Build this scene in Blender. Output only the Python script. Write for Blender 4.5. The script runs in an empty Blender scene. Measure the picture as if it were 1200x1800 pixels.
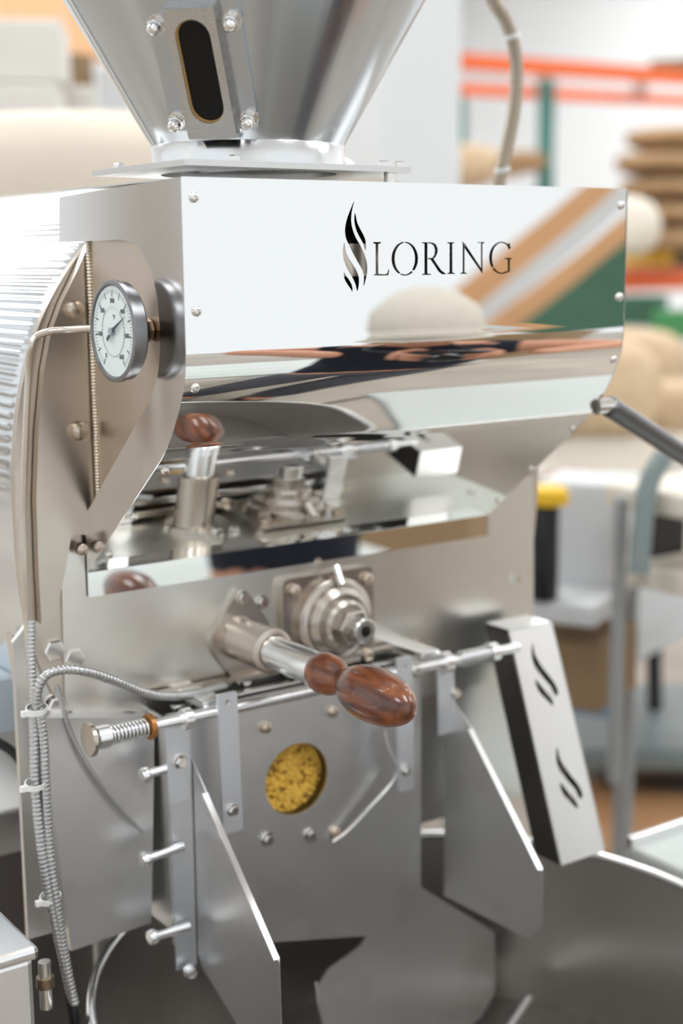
import bpy, bmesh, math, random
import numpy as np
from mathutils import Vector, Matrix, noise
from mathutils.geometry import delaunay_2d_cdt
random.seed(7)
sc = bpy.context.scene
COL = sc.collection
PI = math.pi

# ------------------------------------------------------------------ camera
# world: X along the hood, Y into the machine, Z up; floor at z = 0
F = 2500.0
def camdir(px, py): return np.array([px - 600.0, -(py - 900.0), -F])
_X = camdir(4230, 418); _X /= np.linalg.norm(_X)
_Y = camdir(-1177, 469); _Y -= _X * (_X @ _Y); _Y /= np.linalg.norm(_Y)
_Z = np.cross(_X, _Y)
MC = np.array([_X, _Y, _Z])
CAM = np.array([0, 0, 1.6]) - (MC @ camdir(318, 310)) * (1.35 / F)
def P(px, py, x=None, y=None, z=None, d=None):
    r = MC @ camdir(px, py)
    if x is not None: t = (x - CAM[0]) / r[0]
    elif y is not None: t = (y - CAM[1]) / r[1]
    elif z is not None: t = (z - CAM[2]) / r[2]
    else: t = d / F
    return Vector(CAM + r * t)
cd = bpy.data.cameras.new('camera'); cam = bpy.data.objects.new('camera', cd); COL.objects.link(cam)
cd.sensor_fit = 'VERTICAL'; cd.sensor_height = 36; cd.sensor_width = 24; cd.lens = 50
cd.clip_start = 0.02; cd.clip_end = 100
Mw = Matrix([list(MC[i]) + [CAM[i]] for i in range(3)] + [[0, 0, 0, 1]])
cam.matrix_world = Mw
cd.dof.use_dof = True; cd.dof.focus_distance = 1.46; cd.dof.aperture_fstop = 2.2
sc.camera = cam

# ------------------------------------------------------------------ world, light, exposure
w = bpy.data.worlds.new('world'); sc.world = w; w.use_nodes = True
bg = w.node_tree.nodes['Background']; bg.inputs[0].default_value = (0.93, 0.97, 1.0, 1); bg.inputs[1].default_value = 1.05
sc.view_settings.view_transform = 'Standard'; sc.view_settings.look = 'None'
sc.view_settings.gamma = 1; sc.view_settings.use_curve_mapping = False
sc.view_settings.exposure = 0.0

# ------------------------------------------------------------------ materials
def new_mat(name):
    m = bpy.data.materials.new(name); m.use_nodes = True
    return m, m.node_tree.nodes, m.node_tree.links, m.node_tree.nodes['Principled BSDF']
def steel(name, col=(.82, .81, .79), rough=.25, var=.06, scale=(2, 2, 60), bump=0.0, bscale=3.0, stain=0.0, stain_col=(.45, .33, .2)):
    m, N, L, b = new_mat(name)
    b.inputs['Metallic'].default_value = 1
    b.inputs['Base Color'].default_value = (*col, 1)
    tc = N.new('ShaderNodeTexCoord'); mp = N.new('ShaderNodeMapping'); mp.inputs['Scale'].default_value = scale
    L.new(tc.outputs['Object'], mp.inputs[0])
    nz = N.new('ShaderNodeTexNoise'); nz.inputs['Scale'].default_value = 14; nz.inputs['Detail'].default_value = 3
    L.new(mp.outputs[0], nz.inputs['Vector'])
    mr = N.new('ShaderNodeMapRange'); mr.inputs[3].default_value = max(0, rough - var * .4); mr.inputs[4].default_value = rough + var * .4
    L.new(nz.outputs[0], mr.inputs[0]); L.new(mr.outputs[0], b.inputs['Roughness'])
    if bump:
        n2 = N.new('ShaderNodeTexNoise'); n2.inputs['Scale'].default_value = bscale; n2.inputs['Detail'].default_value = 1
        L.new(tc.outputs['Object'], n2.inputs['Vector'])
        bp = N.new('ShaderNodeBump'); bp.inputs['Strength'].default_value = 1; bp.inputs['Distance'].default_value = bump
        L.new(n2.outputs[0], bp.inputs['Height']); L.new(bp.outputs[0], b.inputs['Normal'])
    if stain:
        n3 = N.new('ShaderNodeTexNoise'); n3.inputs['Scale'].default_value = 9; n3.inputs['Detail'].default_value = 5
        L.new(tc.outputs['Object'], n3.inputs['Vector'])
        r3 = N.new('ShaderNodeMapRange'); r3.inputs[1].default_value = .5; r3.inputs[2].default_value = .75; r3.inputs[4].default_value = stain
        L.new(n3.outputs[0], r3.inputs[0])
        mx = N.new('ShaderNodeMix'); mx.data_type = 'RGBA'; mx.inputs[6].default_value = (*col, 1); mx.inputs[7].default_value = (*stain_col, 1)
        L.new(r3.outputs[0], mx.inputs[0]); L.new(mx.outputs[2], b.inputs['Base Color'])
    return m
def plain(name, col, rough=.5, spec=.5, noise_amt=0.0, nscale=8, coat=0.0, bump=0.0, metal=0.0, sheen=0.0):
    m, N, L, b = new_mat(name)
    b.inputs['Base Color'].default_value = (*col, 1); b.inputs['Roughness'].default_value = rough
    b.inputs['Metallic'].default_value = metal; b.inputs['Coat Weight'].default_value = coat; b.inputs['Coat Roughness'].default_value = .06
    b.inputs['Specular IOR Level'].default_value = spec
    tc = N.new('ShaderNodeTexCoord')
    if noise_amt or bump:
        nz = N.new('ShaderNodeTexNoise'); nz.inputs['Scale'].default_value = nscale; nz.inputs['Detail'].default_value = 5
        L.new(tc.outputs['Object'], nz.inputs['Vector'])
        if noise_amt:
            mx = N.new('ShaderNodeMix'); mx.data_type = 'RGBA'
            mx.inputs[6].default_value = (*[c * (1 - noise_amt) for c in col], 1); mx.inputs[7].default_value = (*[min(1, c * (1 + noise_amt)) for c in col], 1)
            L.new(nz.outputs[0], mx.inputs[0]); L.new(mx.outputs[2], b.inputs['Base Color'])
        if bump:
            bp = N.new('ShaderNodeBump'); bp.inputs['Distance'].default_value = bump
            L.new(nz.outputs[0], bp.inputs['Height']); L.new(bp.outputs[0], b.inputs['Normal'])
    return m
M = {}
M['mirror'] = steel('mirror_steel', (.90, .90, .885), .012, .008, bump=.00022, bscale=5)
M['cheek'] = steel('polished_side_steel', (.86, .86, .86), .15, .02, bump=.0002)
M['satin'] = steel('satin_steel', (.70, .69, .67), .28, .03, (2, 2, 50))
M['satin_warm'] = steel('satin_warm_steel', (.66, .60, .53), .30, .06, (3, 3, 30), stain=.25)
M['plate'] = steel('front_plate_steel', (.82, .81, .77), .30, .02, (2, 2, 2), stain=.28, stain_col=(.62, .50, .36))
M['box'] = steel('inner_box_steel', (.60, .52, .44), .32, .05, (2, 2, 30))
M['hopper'] = steel('hopper_steel', (.56, .60, .64), .19, .06, (30, 30, 2))
M['cover'] = steel('sight_cover_steel', (.58, .57, .56), .27, .04)
M['neck'] = steel('turned_steel', (.80, .81, .82), .20, .12, (30, 30, .5))
M['drum'] = steel('corrugated_steel', (.76, .79, .82), .15, .03, (50, 2, 50))
M['chute'] = steel('chute_steel', (.80, .80, .80), .38, .07, (4, 4, 30), stain=.3, stain_col=(.42, .36, .3))
M['zinc'] = steel('zinc_bar', (.85, .88, .93), .45, .05)
M['shaft'] = steel('bright_shaft', (.93, .94, .95), .24, .04)
M['bolt'] = steel('bolt_steel', (.82, .80, .77), .15, .05)
M['oldbolt'] = steel('worn_bolt', (.62, .53, .44), .25, .06)
M['guard'] = steel('guard_brushed', (.94, .94, .93), .36, .05)
M['tray'] = steel('tray_steel', (.66, .64, .62), .30, .06, (6, 6, 30), stain=.2)
M['trayfloor'] = steel('tray_floor', (.25, .23, .21), .45, .1)
M['rim'] = steel('tray_rim', (.9, .9, .9), .22, .05)
M['weld'] = steel('weld_bead', (.85, .78, .66), .35, .1)
M['darksteel'] = steel('dark_steel', (.16, .15, .15), .32, .08)
M['bearing'] = steel('bearing_steel', (.58, .54, .49), .24, .08, stain=.5, stain_col=(.40, .24, .12))
M['braid'] = steel('braided_steel', (.54, .54, .54), .36, .04)
M['hose'] = steel('hose_braid', (.40, .34, .27), .42, .04)
M['brown_ring'] = plain('bronze_bush', (.45, .2, .06), .35, metal=.7)
M['gauge_rim'] = steel('gauge_rim', (.26, .26, .27), .32, .06)
M['brass_old'] = steel('aged_fitting', (.32, .24, .17), .28, .08)
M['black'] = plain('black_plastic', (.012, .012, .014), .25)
M['glossblack'] = plain('black_gloss_rod', (.02, .02, .024), .18, coat=.6)
M['dial'] = plain('dial_white', (.80, .88, .88), .35, coat=.4)
M['ink'] = plain('dial_ink', (.05, .07, .09), .5)
M['ink2'] = plain('dial_grey_ink', (.35, .40, .42), .5)
M['tie'] = plain('white_nylon', (.85, .85, .84), .4)
M['glass'] = plain('sight_glass', (.006, .006, .006), .12, spec=.25, noise_amt=.5)
M['gasket'] = plain('tan_gasket', (.42, .27, .10), .5)
M['bean'] = plain('yellow_bean', (.80, .47, .07), .5, noise_amt=.35, nscale=60)
M['grey_box'] = plain('pale_blue_grey_paint', (.55, .62, .67), .45)
M['navy'] = plain('navy_cloth', (.012, .016, .03), .9)
M['denim'] = plain('grey_trousers', (.10, .10, .12), .9)
M['skin'] = plain('skin', (.62, .30, .19), .5)
M['hat'] = plain('cream_hat_cloth', (.62, .57, .50), .9, noise_amt=.1, bump=.001, nscale=40)
M['hair'] = plain('dark_hair', (.03, .02, .015), .6)
M['white'] = plain('white_wall_paint', (.92, .93, .94), .7, noise_amt=.02)
M['ceil'] = plain('white_ceiling', (.88, .89, .90), .8)
M['colwhite'] = plain('white_column_paint', (.78, .81, .83), .6)
M['orange'] = plain('orange_beam', (.86, .15, .03), .45, noise_amt=.08)
M['green'] = plain('green_upright', (.05, .22, .19), .45)
M['sack'] = plain('burlap', (.40, .25, .13), .95, noise_amt=.3, nscale=12, bump=.003)
M['sack2'] = plain('pale_burlap', (.62, .46, .30), .95, noise_amt=.22, nscale=10, bump=.003)
M['sack3'] = plain('cream_sack', (.82, .76, .66), .9, noise_amt=.1, bump=.003)
M['cream'] = plain('cream_bin', (.74, .65, .54), .6, noise_amt=.06, nscale=3)
M['crate'] = plain('offwhite_crate', (.72, .70, .66), .6, noise_amt=.05)
M['brown'] = plain('brown_drum', (.20, .13, .06), .5, noise_amt=.35, nscale=6)
M['peach'] = plain('peach_box_glow', (.95, .55, .30), .6)
M['yellow'] = plain('yellow_plastic', (.90, .55, .03), .4)
M['blue'] = plain('blue_plastic', (.03, .15, .40), .4)
M['ltblue'] = plain('light_blue_card', (.22, .38, .60), .6)
M['greenbag'] = plain('green_plastic', (.06, .28, .10), .4)
M['greenboard'] = plain('dark_green_board', (.04, .12, .075), .5, noise_amt=.3, nscale=4)
M['tanboard'] = plain('tan_board', (.60, .33, .16), .6, noise_amt=.12, nscale=4)
M['paleboard'] = plain('pale_grey_board', (.60, .62, .64), .6)
M['tabletop'] = plain('pale_tabletop', (.60, .60, .56), .25, coat=.5)
M['tabletop_white'] = plain('white_laminate', (.58, .62, .60), .35)
M['scale'] = plain('scale_grey_green', (.23, .28, .28), .35)
M['bin'] = plain('pale_bin', (.66, .68, .70), .55)
M['brownbox'] = plain('brown_cardboard', (.30, .20, .11), .8)
M['red'] = plain('dull_red', (.35, .08, .05), .6)
M['greysteel'] = plain('grey_painted_leg', (.33, .34, .34), .5)

def floor_mat():
    m, N, L, b = new_mat('concrete_floor')
    tc = N.new('ShaderNodeTexCoord'); nz = N.new('ShaderNodeTexNoise'); nz.inputs['Scale'].default_value = 1.1; nz.inputs['Detail'].default_value = 6
    L.new(tc.outputs['Object'], nz.inputs['Vector'])
    cr = N.new('ShaderNodeValToRGB'); cr.color_ramp.elements[0].position = .35; cr.color_ramp.elements[0].color = (.31, .27, .23, 1)
    cr.color_ramp.elements[1].position = .68; cr.color_ramp.elements[1].color = (.50, .44, .37, 1)
    L.new(nz.outputs[0], cr.inputs[0]); L.new(cr.outputs[0], b.inputs['Base Color']); b.inputs['Roughness'].default_value = .4
    return m
M['floor'] = floor_mat()
def wood_mat():
    m, N, L, b = new_mat('varnished_rosewood')
    tc = N.new('ShaderNodeTexCoord'); mp = N.new('ShaderNodeMapping'); mp.inputs['Scale'].default_value = (1, .18, 1)
    L.new(tc.outputs['Object'], mp.inputs[0])
    nz = N.new('ShaderNodeTexNoise'); nz.inputs['Scale'].default_value = 55; nz.inputs['Detail'].default_value = 5; nz.inputs['Distortion'].default_value = .6
    L.new(mp.outputs[0], nz.inputs['Vector'])
    cr = N.new('ShaderNodeValToRGB')
    cr.color_ramp.elements[0].position = .36; cr.color_ramp.elements[0].color = (.075, .020, .010, 1)
    cr.color_ramp.elements[1].position = .70; cr.color_ramp.elements[1].color = (.38, .115, .030, 1)
    e = cr.color_ramp.elements.new(.5); e.color = (.20, .052, .016, 1)
    L.new(nz.outputs[0], cr.inputs[0]); L.new(cr.outputs[0], b.inputs['Base Color'])
    b.inputs['Roughness'].default_value = .28; b.inputs['Coat Weight'].default_value = .8; b.inputs['Coat Roughness'].default_value = .08
    return m
M['wood'] = wood_mat()
def emit(name, col, s):
    m, N, L, b = new_mat(name); b.inputs['Base Color'].default_value = (0, 0, 0, 1)
    b.inputs['Emission Color'].default_value = (*col, 1); b.inputs['Emission Strength'].default_value = s
    return m
M['fill'] = emit('fill_panel', (.97, .99, 1), 9.5)

# ------------------------------------------------------------------ helpers
Wm = {}
def link(o, parent=None, mw=None):
    COL.objects.link(o); mw = mw or Matrix.Identity(4)
    if parent is not None:
        o.parent = parent; o.matrix_parent_inverse = Wm[parent.name].inverted()
    o.matrix_basis = mw; Wm[o.name] = mw
    return o
def tag(o, label=None, cat=None, group=None, kind=None):
    if label: o['label'] = label
    if cat: o['category'] = cat
    if group: o['group'] = group
    if kind: o['kind'] = kind
    return o
def empty(name, loc, label, cat, group=None):
    o = bpy.data.objects.new(name, None); o.empty_display_size = .05
    link(o, None, Matrix.Translation(Vector(loc))); return tag(o, label, cat, group)
def mesh_from(name, bm, mat, smooth=False, angle=35):
    bmesh.ops.recalc_face_normals(bm, faces=bm.faces)
    me = bpy.data.meshes.new(name); bm.to_mesh(me); bm.free()
    if mat is not None: me.materials.append(M[mat])
    if smooth:
        for p in me.polygons: p.use_smooth = True
        me.set_sharp_from_angle(angle=math.radians(angle))
    return me
def obj(name, bm, mat, parent=None, smooth=False, mw=None, angle=35, label=None):
    me = bm if isinstance(bm, bpy.types.Mesh) else mesh_from(name, bm, mat, smooth, angle)
    o = bpy.data.objects.new(name, me); link(o, parent, mw)
    if label: o['label'] = label
    return o
def frame(o, n, up=(0, 0, 1)):
    """matrix whose local z is n"""
    z = Vector(n).normalized(); u = Vector(up)
    x = u.cross(z)
    if x.length < 1e-4: x = Vector((1, 0, 0))
    x.normalize(); y = z.cross(x)
    return Matrix([[x[0], y[0], z[0], o[0]], [x[1], y[1], z[1], o[1]], [x[2], y[2], z[2], o[2]], [0, 0, 0, 1]])
def inside(p, poly):
    x, y = p; c = False; n = len(poly); j = n - 1
    for i in range(n):
        xi, yi = poly[i]; xj, yj = poly[j]
        if (yi > y) != (yj > y) and x < (xj - xi) * (y - yi) / (yj - yi) + xi: c = not c
        j = i
    return c
def sheet(outer, holes, t, mat4, bm=None):
    """flat plate: outline in local xy, from z=0 down to z=-t"""
    bm = bm or bmesh.new()
    vs = []; es = []
    for poly in [outer] + list(holes):
        b = len(vs); n = len(poly); vs += [Vector(p) for p in poly]
        es += [(b + i, b + (i + 1) % n) for i in range(n)]
    V, E, Fc, *_ = delaunay_2d_cdt(vs, es, [], 0, 1e-6)
    keep = []
    for f in Fc:
        c = (sum((V[i][0] for i in f)) / len(f), sum((V[i][1] for i in f)) / len(f))
        if inside(c, outer) and not any(inside(c, h) for h in holes): keep.append(tuple(f))
    used = sorted({i for f in keep for i in f})
    A = {i: bm.verts.new(mat4 @ Vector((V[i][0], V[i][1], 0))) for i in used}
    B = {i: bm.verts.new(mat4 @ Vector((V[i][0], V[i][1], -t))) for i in used}
    cnt = {}
    for f in keep:
        bm.faces.new([A[i] for i in f]); bm.faces.new([B[i] for i in reversed(f)])
        for k in range(len(f)):
            e = (f[k], f[(k + 1) % len(f)]); key = tuple(sorted(e)); cnt.setdefault(key, []).append(e)
    for k, l in cnt.items():
        if len(l) == 1:
            a, b = l[0]; bm.faces.new([A[b], A[a], B[a], B[b]])
    return bm
def rot_xy(): return None
# local frames: plane facing -Y (x = world X, y = world Z), plane facing -X (x = -Y.. y = Z)
def FY(y): return Matrix([[1, 0, 0, 0], [0, 0, -1, y], [0, 1, 0, 0], [0, 0, 0, 1]])
def FX(x): return Matrix([[0, 0, -1, x], [-1, 0, 0, 0], [0, 1, 0, 0], [0, 0, 0, 1]])   # local x = -Y
def box(c, s, bm=None, bev=0.0, m=None):
    bm2 = bmesh.new(); bmesh.ops.create_cube(bm2, size=1)
    bmesh.ops.scale(bm2, vec=Vector(s), verts=bm2.verts)
    if bev: bmesh.ops.bevel(bm2, geom=bm2.edges[:], offset=bev, segments=2, affect='EDGES', profile=.5)
    bmesh.ops.transform(bm2, matrix=(Matrix.Translation(Vector(c)) @ (m or Matrix.Identity(4))), verts=bm2.verts)
    return merge(bm, bm2)
def merge(bm, bm2):
    if bm is None: return bm2
    me = bpy.data.meshes.new('tmp'); bm2.to_mesh(me); bm2.free(); bm.from_mesh(me); bpy.data.meshes.remove(me); return bm
def lathe(prof, mat4=None, seg=32, bm=None, close=True):
    """profile of (r, z); around local z"""
    bm2 = bmesh.new(); rings = []
    for r, z in prof:
        if r < 1e-6: rings.append([bm2.verts.new((0, 0, z))])
        else: rings.append([bm2.verts.new((r * math.cos(2 * PI * k / seg), r * math.sin(2 * PI * k / seg), z)) for k in range(seg)])
    for a, b in zip(rings, rings[1:]):
        if len(a) == 1 and len(b) == 1: continue
        for k in range(seg):
            k2 = (k + 1) % seg
            if len(a) == 1: bm2.faces.new([a[0], b[k], b[k2]])
            elif len(b) == 1: bm2.faces.new([a[k], b[0], a[k2]])
            else: bm2.faces.new([a[k], b[k], b[k2], a[k2]])
    if mat4 is not None: bmesh.ops.transform(bm2, matrix=mat4, verts=bm2.verts)
    return merge(bm, bm2)
def cyl(a, b, r, seg=20, bm=None):
    a = Vector(a); b = Vector(b); h = (b - a).length
    return lathe([(0, 0), (r, 0), (r, h), (0, h)], frame(a, b - a), seg, bm)
def tube(pts, r, seg=12, bm=None, sub=8, caps=True):
    """smooth tube through points (Catmull-Rom)"""
    pts = [Vector(p) for p in pts]; path = []
    if sub > 1 and len(pts) > 2:
        q = [2 * pts[0] - pts[1]] + pts + [2 * pts[-1] - pts[-2]]
        for i in range(1, len(q) - 2):
            for s in range(sub):
                t = s / sub; a, b, c, d = q[i - 1], q[i], q[i + 1], q[i + 2]
                path.append(.5 * ((2 * b) + (c - a) * t + (2 * a - 5 * b + 4 * c - d) * t * t + (3 * b - a - 3 * c + d) * t ** 3))
        path.append(pts[-1])
    else: path = pts
    bm2 = bmesh.new(); rings = []; up = Vector((.3, .2, .9))
    n = len(path)
    for i, p in enumerate(path):
        d = (path[min(i + 1, n - 1)] - path[max(i - 1, 0)]).normalized()
        x = up.cross(d)
        if x.length < 1e-3: x = Vector((1, 0, 0)).cross(d)
        x.normalize(); up = d.cross(x)
        rr = r(i / (n - 1)) if callable(r) else r
        rings.append([bm2.verts.new(p + rr * (math.cos(2 * PI * k / seg) * x + math.sin(2 * PI * k / seg) * up)) for k in range(seg)])
    for a, b in zip(rings, rings[1:]):
        for k in range(seg): bm2.faces.new([a[k], a[(k + 1) % seg], b[(k + 1) % seg], b[k]])
    if caps: bm2.faces.new(rings[0]); bm2.faces.new(rings[-1])
    return merge(bm, bm2)
def smoothpoly(pts, sub=6):
    out = []; n = len(pts)
    for i in range(n):
        a, b, c, d = [Vector(pts[(i + k) % n]) for k in (-1, 0, 1, 2)]
        for s in range(sub):
            t = s / sub; out.append(tuple(.5 * ((2 * b) + (c - a) * t + (2 * a - 5 * b + 4 * c - d) * t * t + (3 * b - a - 3 * c + d) * t ** 3)))
    return out
def smoothopen(pts, sub=6):
    q = [2 * Vector(pts[0]) - Vector(pts[1])] + [Vector(p) for p in pts] + [2 * Vector(pts[-1]) - Vector(pts[-2])]; out = []
    for i in range(1, len(q) - 2):
        a, b, c, d = q[i - 1], q[i], q[i + 1], q[i + 2]
        for s in range(sub):
            t = s / sub; out.append(tuple(.5 * ((2 * b) + (c - a) * t + (2 * a - 5 * b + 4 * c - d) * t * t + (3 * b - a - 3 * c + d) * t ** 3)))
    out.append(tuple(pts[-1])); return out
def circ(cx, cy, r, n=40, ry=None): return [(cx + r * math.cos(2 * PI * k / n), cy + (ry or r) * math.sin(2 * PI * k / n)) for k in range(n)]
def roundpoly(pts, rad, seg=5):
    """polygon with rounded corners; rad is one radius or one per corner"""
    out = []; n = len(pts)
    for i in range(n):
        r = rad[i] if isinstance(rad, (list, tuple)) else rad
        p = Vector(pts[i]); a = (Vector(pts[i - 1]) - p); b = (Vector(pts[(i + 1) % n]) - p)
        if r <= 0: out.append(tuple(p)); continue
        ang = a.angle(b); d = min(r / math.tan(ang / 2), a.length * .45, b.length * .45)
        A = p + a.normalized() * d; B = p + b.normalized() * d
        for s in range(seg + 1):
            t = s / seg; out.append(tuple((1 - t) ** 2 * A + 2 * t * (1 - t) * p + t * t * B))
    return out

# shared bolt meshes (local z = outward, base on the surface at z = 0)
def bolt_mesh(kind):
    if kind == 'button':
        bm = lathe([(0, -.003), (.0055, -.003), (.0055, .0008), (.0048, .0026), (.0032, .0036), (.0019, .0038), (.0017, .0018), (0, .0018)], None, 18)
        return mesh_from('button_head', bm, 'bolt', True, 40)
    if kind == 'hex':
        bm = lathe([(0, -.004), (.0095, -.004), (.0095, .0015), (.0078, .0016)], None, 24)
        b2 = lathe([(0, .0012), (.0078, .0012), (.0078, .0065), (.0066, .0078), (0, .0078)], None, 6)
        return mesh_from('hex_head', merge(bm, b2), 'bolt', True, 30)
    if kind == 'acorn':
        bm = lathe([(0, -.002), (.0092, -.002), (.0092, .001), (.007, .001)], None, 24)
        b2 = lathe([(0, .0008), (.0078, .0008), (.0078, .008), (.0064, .0088), (0, .0088)], None, 6)
        b3 = lathe([(.0062, .008), (.0062, .0125), (.0052, .0155), (.003, .0175), (0, .018)], None, 20)
        return mesh_from('acorn_nut', merge(merge(bm, b2), b3), 'bolt', True, 30)
BM = {k: bolt_mesh(k) for k in ('button', 'hex', 'acorn')}
BM['old'] = mesh_from('worn_head', lathe([(0, -.004), (.0080, -.004), (.0080, .003), (.0072, .0062), (.0045, .0078), (0, .0080)], None, 20), 'oldbolt', True, 40); BM['old'].materials.clear(); BM['old'].materials.append(M['oldbolt'])
def bolt(name, kind, p, n, parent, s=1.0, spin=0.0):
    return obj(name, BM[kind], None, parent, mw=frame(p, n) @ Matrix.Rotation(spin, 4, 'Z') @ Matrix.Scale(s, 4))
NY = (0, -1, 0); NX = (-1, 0, 0)

# ------------------------------------------------------------------ the building
def struct(name, bm, mat, **k):
    o = obj(name, bm, mat, **k); o['kind'] = 'structure'; return o
X0, X1, Y0, Y1, H = -5.5, 12.0, -6.5, 14.0, 5.2
struct('floor', box(((X0 + X1) / 2, (Y0 + Y1) / 2, -.05), (X1 - X0, Y1 - Y0, .1)), 'floor')
struct('ceiling', box(((X0 + X1) / 2, (Y0 + Y1) / 2, H + .05), (X1 - X0, Y1 - Y0, .1)), 'ceil')
struct('wall_back', box(((X0 + X1) / 2, Y1 + .05, H / 2), (X1 - X0, .1, H)), 'white')
struct('wall_right', box((X1 + .05, (Y0 + Y1) / 2, H / 2), (.1, Y1 - Y0, H)), 'white')
# front wall with a wide open roller door, left wall with a window band (both behind or beside the camera)
struct('wall_front', sheet([(X0, 0), (X1, 0), (X1, H), (X0, H)], [[(-1.0, .01), (8.5, .01), (8.5, 4.2), (-1.0, 4.2)]], .1, FY(Y0)), 'white')
fl = [(-Y1, 0), (-Y0, 0), (-Y0, H), (-Y1, H)]
struct('wall_left', sheet(fl, [[(-13.9, .2), (-10.6, .2), (-10.6, 4.9), (-13.9, 4.9)], [(-9.2, 1.3), (-3.2, 1.3), (-3.2, 4.3), (-9.2, 4.3)], [(-1.5, 1.3), (5, 1.3), (5, 4.3), (-1.5, 4.3)]], .1, FX(X0)), 'white')
struct('column', box(tuple(P(690, 300, d=4.4).xy) + (H / 2,), (.30, .30, H), bev=.008), 'colwhite')
k = 0
for lx in (-2.2, 1.8, 5.8, 9.6):
    for ly in (-3.0, 2.2, 6.0, 9.8):
        o = obj('ceiling_fill', box((0, 0, 0), (1.2, 2.2, .06), bev=.01), 'fill', mw=Matrix.Translation((lx, ly, H - .035)))  # glowing panels added overhead to brighten the room and background
        tag(o, 'added unseen ceiling lamp panel above the roasting floor', 'fill', 'ceiling lamp panels')

# ------------------------------------------------------------------ the roaster
R = empty('coffee_roaster', (.3, .4, 0), 'stainless steel coffee roaster with mirror-polished hood lettered LORING and corrugated drum', 'coffee roaster')
HW = .599
# hood front sheet: profile (y, z) swept along X, with the logo cut through the flat upper part
prof_flat_z = 1.447
prof = smoothopen([(0, 1.447), (.0002, 1.43), (.004, 1.405), (.012, 1.385), (.024, 1.364), (.043, 1.337), (.060, 1.320)], 6)
prof = [p for p in prof] + [(.245, 1.172)]
LZ = lambda x, y: (580 + x / 3.529, 330 + y / 3.529)
def logo_pt(x, y):
    p = P(*LZ(x, y), y=0); return (p.x, p.z)
S_A = [(150, 80), (126, 135), (104, 195), (92, 260), (99, 315), (115, 350), (140, 402), (170, 458), (198, 508), (210, 555), (207, 610), (219, 580), (229, 530), (230, 480), (215, 420), (186, 355), (160, 310), (141, 262), (131, 210), (134, 150)]
S_B = [(155, 155), (150, 185), (152, 222), (165, 270), (185, 310), (205, 347), (219, 390), (223, 350), (215, 310), (190, 262), (168, 215)]
S_C = [(88, 340), (79, 378), (79, 405), (86, 452), (110, 508), (140, 560), (158, 602), (168, 642), (178, 600), (177, 552), (160, 508), (130, 460), (106, 420), (93, 380)]
S_D = [(85, 525), (88, 562), (108, 600), (128, 628), (138, 648), (137, 612), (120, 575), (98, 545)]
def arc(cx, cy, rx, ry, wx, wy, a0, a1, n=14):
    o = [(cx + rx * math.cos(math.radians(a0 + (a1 - a0) * i / n)), cy - ry * math.sin(math.radians(a0 + (a1 - a0) * i / n))) for i in range(n + 1)]
    i_ = [(cx + (rx - wx) * math.cos(math.radians(a0 + (a1 - a0) * i / n)), cy - (ry - wy) * math.sin(math.radians(a0 + (a1 - a0) * i / n))) for i in range(n, -1, -1)]
    return o + i_
glyphs = [S_A, S_B, S_C, S_D,
    # L
    [(268, 338), (314, 338), (314, 343), (298, 348), (298, 530), (302, 537), (345, 537), (356, 528), (362, 508), (366, 508), (361, 543), (272, 543), (272, 538), (284, 534), (283, 348), (268, 343)],
    # O, with its stencil bridges
    arc(463, 440, 81, 104, 17, 5, 95, 243), arc(463, 440, 81, 104, 17, 5, 250, 308), arc(463, 440, 81, 104, 17, 5, 316, 448),
    # R
    [(570, 339), (602, 339), (602, 533), (624, 536), (624, 540), (572, 540), (572, 536), (586, 533), (586, 346), (570, 343)],
    [(607, 339), (635, 341), (655, 352), (666, 378), (664, 405), (652, 430), (640, 441), (665, 480), (690, 515), (716, 533), (716, 537), (692, 535), (672, 518), (645, 476), (622, 443), (607, 443), (607, 438), (635, 436), (648, 415), (651, 385), (643, 358), (628, 346), (607, 344)],
    # I
    [(728, 339), (768, 339), (768, 343), (756, 347), (757, 526), (772, 530), (772, 534), (728, 534), (728, 530), (741, 526), (742, 347), (728, 343)],
    # N
    [(818, 334), (832, 345), (832, 526), (846, 530), (846, 533), (808, 533), (808, 530), (823, 526), (823, 345)],
    [(835, 347), (936, 500), (936, 339), (918, 343), (918, 338), (955, 338), (955, 343), (943, 346), (944, 533), (835, 375)],
    # G
    arc(1063, 435, 76, 99, 15, 5, 40, 215, 20), arc(1063, 435, 76, 99, 15, 6, 222, 300, 8),
    [(1084, 437), (1126, 437), (1126, 441), (1113, 445), (1113, 520), (1103, 526), (1103, 445), (1084, 441)], [(1108, 344), (1113, 344), (1113, 382), (1108, 382), (1098, 358)]]
def widen(g, d):
    n = len(g); A_ = sum(g[i][0] * g[(i + 1) % n][1] - g[(i + 1) % n][0] * g[i][1] for i in range(n)); sg = 1 if A_ > 0 else -1; out = []
    for i in range(n):
        a, b, c = Vector(g[i - 1]), Vector(g[i]), Vector(g[(i + 1) % n])
        n1 = (b - a).normalized(); n2 = (c - b).normalized(); m_ = Vector((n1.y + n2.y, -n1.x - n2.x))
        if m_.length < .3: out.append(tuple(b)); continue
        m_.normalize(); k_ = d / max(.6, m_.dot(Vector((n1.y, -n1.x)))); out.append(tuple(b + m_ * sg * k_))
    return out
holes = []
for i, g in enumerate(glyphs):
    if i > 3: g = widen(g, 1.1)
    q = [logo_pt(*p) for p in g]
    if i < 4: q = smoothpoly(q, 3)
    holes.append(q)
bm = sheet([(0, prof_flat_z), (HW, prof_flat_z), (HW, 1.60), (0, 1.60)], holes, .0006, FY(0))
hood = obj('hood_front', bm, 'mirror', R, label='mirror-polished front sheet of the hood with LORING and a flame cut through')
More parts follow.
